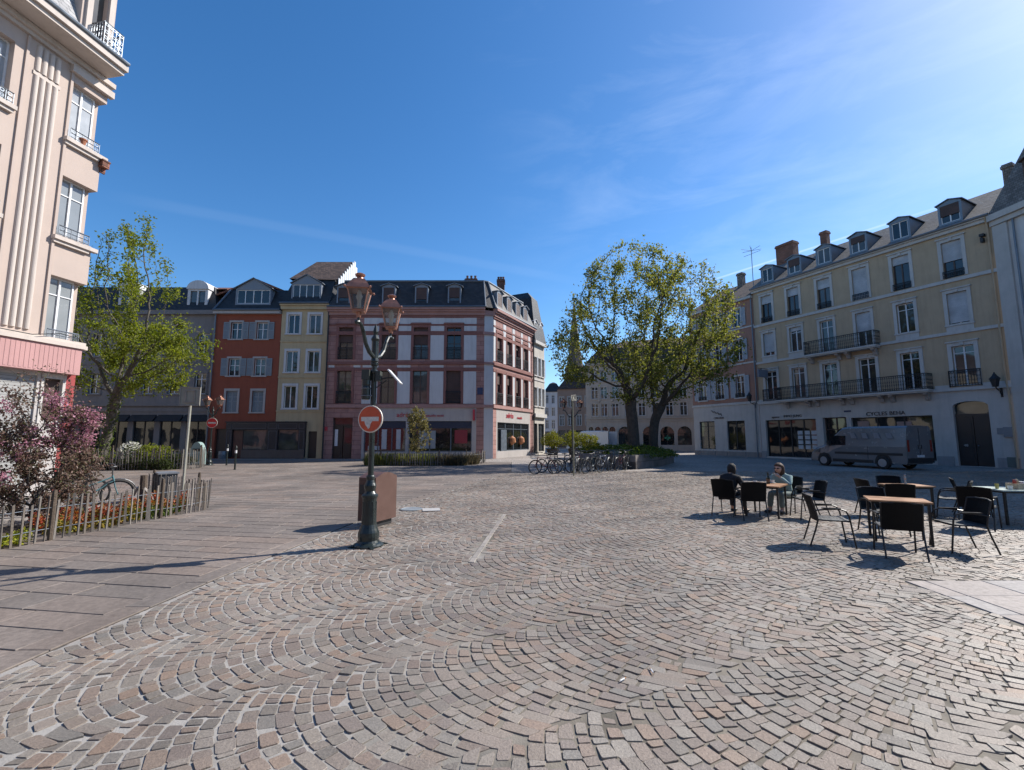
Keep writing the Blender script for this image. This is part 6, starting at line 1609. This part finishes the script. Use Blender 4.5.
# ------------------------------------------------------------------ café terrace
M['weave'] = courses('black_woven_plastic', (.010,.010,.011), .012, .012, .002, (.008,.008,.008), .3, .55, .5)
M['weave'].node_tree.nodes['Principled BSDF'].inputs['Specular IOR Level'].default_value = .12
M['chairmetal'] = paint('dark_chair_tube', (.018,.019,.021), .35, .3, .1, 10, 0)
M['seatweave'] = courses('grey_woven_seat', (.055,.06,.062), .012, .012, .002, (.02,.02,.02), .3, .45, .4)
SC = .94
def make_chair(label, loc, rz):
    t = thing('cafe_chair', label, 'chair', loc, rz, 'black woven café armchairs')
    k = MB(); n = 8
    for i in range(n):           # seat, slightly dished
        a, b_ = -.21+.42*i/n, -.21+.42*(i+1)/n
        za, zb = .425+.10*((a/.21)**2)*.12, .425+.10*((b_/.21)**2)*.12
        k.hexa([(-.215,a,za-.012),(.215,a,za-.012),(.215,b_,zb-.012),(-.215,b_,zb-.012),(-.215,a,za),(.215,a,za),(.215,b_,zb),(-.215,b_,zb)])
    obj('seat', k, M['seatweave'], t)
    k = MB(); m = 8; P = []
    for i in range(n+1):
        u = i/n; z = .40+.41*u; y = -.205-.085*u**1.3
        P.append([( -.225+.45*j/m, y-.045*math.cos((j/m-.5)*math.pi)*(.4+.6*u), z + (.02*math.cos((j/m-.5)*math.pi) if i == n else 0)) for j in range(m+1)])
    V = [p for r_ in P for p in r_]+[(p[0],p[1]-.014,p[2]) for r_ in P for p in r_]; q = (n+1)*(m+1)
    F_ = []
    for i in range(n):
        for j in range(m):
            a = i*(m+1)+j; F_ += [(a,a+1,a+m+2,a+m+1),(q+a,q+a+m+1,q+a+m+2,q+a+1)]
    for j in range(m): a = n*(m+1)+j; F_ += [(a,a+1,q+a+1,q+a),(j,q+j,q+j+1,j+1)]
    for i in range(n): a = i*(m+1); F_ += [(a,a+m+1,q+a+m+1,q+a),(a+m,q+a+m,q+a+2*m+1,a+2*m+1)]
    k.add(V, F_); obj('backrest', k, M['weave'], t)
    for s in (-1,1):
        k = MB(); k.tube([(s*.245,.265,0),(s*.242,.235,.25),(s*.24,.205,.50),(s*.24,.165,.585),(s*.24,.09,.615),(s*.24,-.10,.60),(s*.236,-.245,.575)], .0125, 8); obj('front_leg', k, M['chairmetal'], t)
        k = MB(); k.tube([(s*.23,-.33,0),(s*.23,-.25,.25),(s*.23,-.205,.42),(s*.232,-.225,.55),(s*.232,-.285,.80)], .0125, 8); obj('rear_leg', k, M['chairmetal'], t)
        k = MB(); k.box(s*.24-.022,s*.24+.022,-.15,.10,.612,.628); obj('armrest', k, M['chairmetal'], t)
    k = MB()
    for s in (-1,1): k.tube([(s*.228,-.21,.42),(s*.232,.21,.42)], .011, 6)
    k.tube([(-.23,.21,.418),(.23,.21,.418)], .011, 6); k.tube([(-.23,-.21,.418),(.23,-.21,.418)], .011, 6)
    obj('seat_frame', k, M['chairmetal'], t)
    k = MB(); k.tube([(-.232,-.285,.80),(-.12,-.325,.815),(.12,-.325,.815),(.232,-.285,.80)], .0125, 6); obj('top_rail', k, M['chairmetal'], t)
    t.scale = (1,1,SC)
    return t
def heading(hx, hy): return math.atan2(-hx, hy)
chairs = [
 (5.60,6.80,.45,.89,'chair with its back to the camera, at the nearest wooden café table'),
 (5.06,7.45,.93,-.36,'chair facing right, standing apart at the left of the nearest café table'),
 (6.74,7.06,-.97,.22,'chair facing left, on the right side of the nearest café table'),
 (6.55,8.25,-.1,-1,'chair facing the camera behind the nearest café table'),
 (7.95,10.15,1,-.1,'sunlit chair facing right at the second café table, before the shade'),
 (7.72,9.35,.4,.92,'chair seen from behind at the second café table'),
 (9.32,9.85,-.73,.68,'chair facing left at the right side of the second café table'),
 (8.85,10.75,-.35,-.94,'chair on the shaded far side of the second café table'),
 (8.75,8.75,.80,.6,'chair seen from behind at the left of the green-topped café table'),
 (10.05,10.15,.75,-.66,'chair in the shade behind the green-topped café table'),
 (11.05,9.35,-1,.1,'chair at the right side of the green-topped café table, at the picture edge'),
 (4.78,10.30,.72,.69,'chair in which the person in black sits'),
 (4.98,9.72,.2,.98,'empty chair with its back to the camera at the couple\'s table'),
 (6.33,10.68,-.80,-.6,'chair in which the woman in the pale green jacket sits'),
 (6.22,9.78,-.97,.15,'empty chair facing left, at the right of the couple\'s table'),
]
proto = None
for x, y, hx, hy, lb in chairs:
    if proto is None: proto = make_chair(lb, (x,y,.016), heading(hx,hy))
    else: dup(proto, (x,y,.016), heading(hx,hy), lb)
def cafe_table(label, loc, rz, w_, d, topm, group='square café tables'):
    t = thing('cafe_table', label, 'table', loc, rz, group); h = .665
    k = MB(); k.box(-w_/2,w_/2,-d/2,d/2,h-.025,h); obj('tabletop', k, topm, t)
    k = MB(); k.box(-w_/2+.03,w_/2-.03,-d/2+.03,d/2-.03,h-.06,h-.027); obj('frame', k, M['chairmetal'], t)
    for sx in (-1,1):
        for sy in (-1,1):
            k = MB(); x, y = sx*(w_/2-.05), sy*(d/2-.05); k.box(x-.018,x+.018,y-.018,y+.018,.0,h-.028); obj('leg', k, M['chairmetal'], t)
    return t
def plankmat():
    m = courses('oiled_table_planks', (.33,.17,.085), 3.0, .11, .004, (.08,.05,.03), .2, .45, .3)
    return m
wood = paint('orange_table_wood', (.36,.19,.095), .4, 0, .25, 4, .05)
cafe_table('nearest wooden-topped café table, with four chairs round it', (6.36,7.70,.016), R(-30), .80, .60, wood)
cafe_table('second wooden-topped café table, half in the shade and behind the nearest one', (8.45,9.95,.016), R(-4), .74, .60, wood)
cafe_table('pale green-topped café table at the right edge, set with a box and cups', (10.1,9.25,.016), R(-6), 1.2, .75, paint('pale_green_tabletop', (.42,.50,.45), .35))
cafe_table('wooden-topped café table with cups and a bottle between the seated couple', (5.52,10.12,.016), R(48), .80, .72, wood)
def item(name, label, cat, loc, prof, m, part='body', extra=None, n=14, group=None):
    t = thing(name, label, cat, loc, 0, group); k = MB(); k.lathe(prof, 0, 0, n); obj(part, k, m, t)
    if extra:
        k = MB(); k.lathe(extra[1], 0, 0, n); obj(extra[0], k, extra[2], t)
    return t
TZ = .682
cupw = paint('white_china', (.62,.62,.60), .25)
cup = [(.022,0),(.035,.02),(.042,.07),(.040,.072),(.030,.02)]
item('coffee_cup', 'white coffee cup on the couple\'s table, nearest the person in black', 'cup', (5.27,10.05,TZ), cup, cupw, 'cup', ('saucer', [(.03,0),(.07,.008),(.072,.011),(.02,.006)], cupw), group='coffee cups')
item('coffee_cup', 'white coffee cup on the couple\'s table, nearest the woman', 'cup', (5.78,10.28,TZ), cup, cupw, 'cup', ('saucer', [(.03,0),(.07,.008),(.072,.011),(.02,.006)], cupw), group='coffee cups')
item('bottle', 'dark bottle standing on the couple\'s table', 'bottle', (5.62,10.16,TZ), [(.035,0),(.037,.01),(.037,.13),(.016,.18),(.014,.23),(.017,.235),(.017,.25)], paint('dark_bottle_glass', (.012,.016,.010), .1), 'glass', ('label', [(.0375,.04),(.0375,.10)], paint('brown_label', (.12,.07,.04), .6)))
t = thing('napkin_pack', 'red and white paper packet lying on the couple\'s table', 'napkins', (5.40,10.10,TZ), R(30)); k = MB(); k.box(-.06,.06,-.04,.04,0,.02); obj('paper', k, M['whitewood'], t); k = MB(); k.box(-.11,-.05,-.04,.05,0,.035); obj('red_packet', k, paint('red_packet', (.4,.05,.05), .5), t)
item('pepper_mill', 'slim pepper mill on the shaded second café table', 'pepper mill', (8.45,9.95,TZ), [(.026,0),(.02,.05),(.014,.10),(.022,.14),(.016,.18),(.02,.21),(.006,.23)], paint('steel_mill', (.3,.31,.32), .3, .7))
t = thing('condiment_box', 'pale wooden condiment box on the green-topped café table', 'box', (9.98,9.15,TZ), R(10))
k = MB(); k.box(-.15,.15,-.10,-.088,0,.11); k.box(-.15,.15,.088,.10,0,.11); k.box(-.15,-.138,-.088,.088,0,.11); k.box(.138,.15,-.088,.088,0,.11); k.box(-.138,.138,-.088,.088,0,.012); obj('box', k, paint('pale_box_wood', (.42,.33,.22), .6), t)
k = MB(); k.lathe([(.03,.012),(.03,.15),(.02,.18)], -.07, 0, 10); obj('sauce_bottle', k, paint('red_sauce', (.35,.05,.03), .4), t)
k = MB(); k.lathe([(.03,.012),(.03,.16),(.015,.19)], .02, .02, 10); obj('mustard_bottle', k, paint('cream_sauce', (.5,.42,.25), .4), t)
k = MB(); k.box(.05,.125,-.06,.06,.012,.145); obj('napkins', k, M['whitewood'], t)
item('coffee_cup', 'white cup left of the condiment box on the green-topped table', 'cup', (9.72,9.05,TZ), cup, cupw, 'cup', group='coffee cups')
item('coffee_cup', 'white cup right of the condiment box on the green-topped table', 'cup', (10.32,9.10,TZ), cup, cupw, 'cup', group='coffee cups')
item('glass_tumbler', 'yellowish drinking glass at the left end of the green-topped table', 'glass', (9.62,9.2,TZ), [(.025,0),(.034,.10),(.032,.10),(.023,.006)], paint('juice_glass', (.42,.36,.12), .15))

# ------------------------------------------------------------------ two people at the far table
def skin(name, joints, edges, m, parent, sub=2, root=0):
    me = bpy.data.meshes.new(name); me.from_pydata([j[0] for j in joints], edges, []); me.materials.append(m)
    o = bpy.data.objects.new(name, me); COL.objects.link(o); o.parent = parent
    md = o.modifiers.new('skin', 'SKIN'); md.use_smooth_shade = True
    for v, j in zip(me.skin_vertices[0].data, joints):
        r_ = j[1]; v.radius = r_ if isinstance(r_, tuple) else (r_, r_)
    me.skin_vertices[0].data[root].use_root = True
    sb = o.modifiers.new('sub', 'SUBSURF'); sb.levels = sub; sb.render_levels = sub
    return o
def chain(*pts):
    return pts
def person(label, loc, rz, skin_m, top_m, leg_m, hair_m, lean, hands, hair_long, shades):
    """seated figure, facing local +y; origin on the ground under the hips"""
    t = thing('person', label, 'person', loc, rz)
    hz = .50
    sh = (0, lean*.42, .96); nk = (0, lean*.52, 1.04); hd = (0, lean*.62+.02, 1.14); top = (0, lean*.64+.01, 1.22)
    J = [((0,0,hz),(.12,.09)), ((0,lean*.16,.66),(.10,.08)), ((0,lean*.32,.84),(.12,.08)), (sh,(.08,.06)), (nk,.052), (hd,(.078,.092)), (top,(.066,.078))]
    E_ = [(0,1),(1,2),(2,3),(3,4),(4,5),(5,6)]
    A = []
    for s, (el, wr) in ((-1,hands[0]),(1,hands[1])):
        b = len(J); S = (s*.17, lean*.42, .94)
        J += [(S,.05),(el,.038),(wr,.028)]; E_ += [(3,b),(b,b+1),(b+1,b+2)]; A.append((S,el,wr))
    Lg = []
    for s in (-1,1):
        b = len(J); hp, kn, an, to = (s*.09,.03,hz-.02),(s*.11,.42,.52),(s*.12,.44+.04*s,.09),(s*.13,.58+.04*s,.045)
        J += [(hp,.088),(kn,.062),(an,.042),(to,.035)]; E_ += [(0,b),(b,b+1),(b+1,b+2),(b+2,b+3)]; Lg.append((hp,kn,an,to))
    skin('body', J, E_, skin_m, t)
    # jacket over trunk and arms, trousers over hips and legs
    J = [((0,.0,.46),(.175,.14)), ((0,lean*.16,.66),(.165,.135)), ((0,lean*.32,.84),(.195,.14)), ((0,lean*.42,.965),(.15,.11)), ((0,lean*.49,1.03),(.085,.075))]
    E_ = [(0,1),(1,2),(2,3),(3,4)]
    for S, el, wr in A:
        b = len(J); w2 = tuple(Vector(el)+(Vector(wr)-Vector(el))*.86)
        J += [(S,.085),(el,.062),(w2,.046)]; E_ += [(3,b),(b,b+1),(b+1,b+2)]
    skin('jacket', J, E_, top_m, t)
    J = [((0,0,.50),(.16,.12))]; E_ = []
    for hp, kn, an, to in Lg:
        b = len(J); a2 = tuple(Vector(kn)+(Vector(an)-Vector(kn))*.92); J += [(hp,.105),(kn,.078),(a2,.058)]; E_ += [(0,b),(b,b+1),(b+1,b+2)]
    skin('trousers', J, E_, leg_m, t)
    for hp, kn, an, to in Lg:
        k = MB(); k.ball(((an[0]+to[0])/2,(an[1]+to[1])/2+.01,.042), .05, .14, .042, 12, 8); obj('shoe', k, M['black'], t, smooth=True)
    # hands: palm, four fingers, thumb
    for (S, el, wr) in A:
        d = (Vector(wr)-Vector(el)).normalized(); sd_ = d.cross(Vector((0,0,1)));
        sd_ = Vector((1,0,0)) if sd_.length < .1 else sd_.normalized(); up = sd_.cross(d)
        k = MB(); w0 = Vector(wr); k.tube([w0-d*.03, w0+d*.02, w0+d*.075], [.024,.036,.034], 8)
        for i in range(4):
            p = w0+d*.07+sd_*(-.027+.018*i); l = (.058,.072,.068,.052)[i]
            k.tube([p, p+d*l*.5-up*.008, p+d*l*.85-up*.03], [.009,.0085,.007], 6)
        p = w0+d*.01-sd_*.032; k.tube([p, p-sd_*.03+d*.03, p-sd_*.032+d*.06-up*.01], [.011,.010,.008], 6)
        obj('hand', k, skin_m, t, smooth=True)
    hx, hy, hz_ = hd[0], hd[1], hd[2]+.03
    k = MB(); k.ball((hx,hy+.01,hz_), .078, .095, .115, 18, 14)
    k.add([(hx-.014,hy+.100,hz_-.03),(hx+.014,hy+.100,hz_-.03),(hx,hy+.126,hz_-.03),(hx,hy+.097,hz_+.02)], [(0,1,2),(0,2,3),(1,3,2)])
    for s in (-1,1): k.ball((hx+s*.080,hy+.0,hz_-.005), .012, .022, .032, 8, 6)
    f = obj('face', k, skin_m, t, smooth=True)
    k = MB(); k.box(hx-.024,hx+.024,hy+.094,hy+.101,hz_-.062,hz_-.053); obj('mouth', k, paint('lips', (.28,.08,.07), .5), f)
    k = MB()
    if shades:
        for s in (-1,1): k.ball((hx+s*.034,hy+.100,hz_+.008), .028, .008, .022, 10, 6); k.tube([(hx+s*.06,hy+.09,hz_+.012),(hx+s*.082,hy-.0,hz_+.015)], .004, 4)
        k.tube([(hx-.01,hy+.105,hz_+.012),(hx+.01,hy+.105,hz_+.012)], .004, 4)
        obj('sunglasses', k, M['black'], f)
    else:
        for s in (-1,1): k.ball((hx+s*.032,hy+.094,hz_+.008), .011, .006, .007, 8, 6)
        obj('eyes', k, M['black'], f)
    k = MB(); g = random.Random(len(label)); n_, m_ = 20, 12; V = []; F_ = []
    for j in range(m_+1):
        for i in range(n_):
            a = 2*math.pi*i/n_; ph = math.pi*j/m_
            x, y, z = math.sin(ph)*math.cos(a), math.sin(ph)*math.sin(a), math.cos(ph)
            face = max(0, y)*(1 if z < .25 else max(0,1-(z-.25)/.22))
            rr = 1.17 + .16*hair_long + .05*math.sin(5*a+3*ph)+.03*math.sin(11*a) - .85*face
            low = max(0,-z-.05)
            V.append((hx+.082*rr*x*(1+.35*low*hair_long), hy-.006+.096*rr*y-.02*low*hair_long, hz_+.118*rr*z*(1+(.9*hair_long if z < 0 and y < .35 else 0)*low*1.2)))
    for j in range(m_):
        for i in range(n_): F_.append((j*n_+i,(j+1)*n_+i,(j+1)*n_+(i+1)%n_,j*n_+(i+1)%n_))
    k.add(V, F_); obj('hair', k, hair_m, t, smooth=True)
    t.scale = (.98,.98,.83)
    return t
skin_m = paint('light_skin', (.50,.30,.22), .55); skin2 = paint('pale_skin', (.52,.33,.25), .55)
blackcloth = plaster('black_cloth', (.016,.016,.018), .95, .3, 8, .3)
person('person in black jacket with dark hair, seen from behind, leaning on the table', (4.80,10.33,.016), heading(.80,.60), skin_m, blackcloth, plaster('dark_denim', (.025,.027,.035), .95, .2, 8, .3), paint('black_hair', (.012,.010,.009), .8, 0, .3, 20, .2), .36,
       (((-.27,.18,.74),(-.13,.42,.745)), ((.27,.20,.72),(.16,.44,.745))), .35, False)
person('person in pale green jacket and sunglasses with brown hair, hand raised to the mouth', (6.28,10.64,.016), heading(-.86,-.5), skin2, plaster('pale_green_cloth', (.26,.36,.34), .9, .15, 6, .3), plaster('sage_cloth', (.20,.24,.22), .95, .2, 8, .3), paint('brown_hair', (.06,.03,.017), .75, 0, .35, 20, .4), .34,
       (((-.25,.28,.74),(-.05,.35,.98)), ((.26,.24,.73),(.10,.46,.745))), 1.0, True)
# ------------------------------------------------------------------ mouldings and fields: every loose length its own part
def split_loose(o):
    me = o.data; n = len(me.vertices); p = list(range(n))
    def find(a):
        while p[a] != a: p[a] = p[p[a]]; a = p[a]
        return a
    for e in me.edges:
        a, b = find(e.vertices[0]), find(e.vertices[1])
        if a != b: p[a] = b
    groups = {}
    for f in me.polygons: groups.setdefault(find(f.vertices[0]), []).append(tuple(f.vertices))
    if len(groups) < 2: return
    for i, fs in enumerate(groups.values()):
        ids = sorted({v for f in fs for v in f}); ix = {v: k for k, v in enumerate(ids)}
        m2 = bpy.data.meshes.new(o.name.split('.')[0])
        m2.from_pydata([tuple(me.vertices[v].co) for v in ids], [], [tuple(ix[v] for v in f) for f in fs]); m2.materials.append(me.materials[0])
        if i == 0: first = m2; continue
        c = bpy.data.objects.new(o.name.split('.')[0], m2); COL.objects.link(c); c.parent = o.parent
    o.data = first
for o in [o for o in bpy.data.objects if o.type == 'MESH' and o.parent and o.name.split('.')[0] in ('stucco_field','cornice','string_course','band','plinth','gutter','pilaster_strip','poster','notice_sheet','shop_frame','side_window','wheel_arch','bumper_trim','door_seam','junction_box')]:
    split_loose(o)
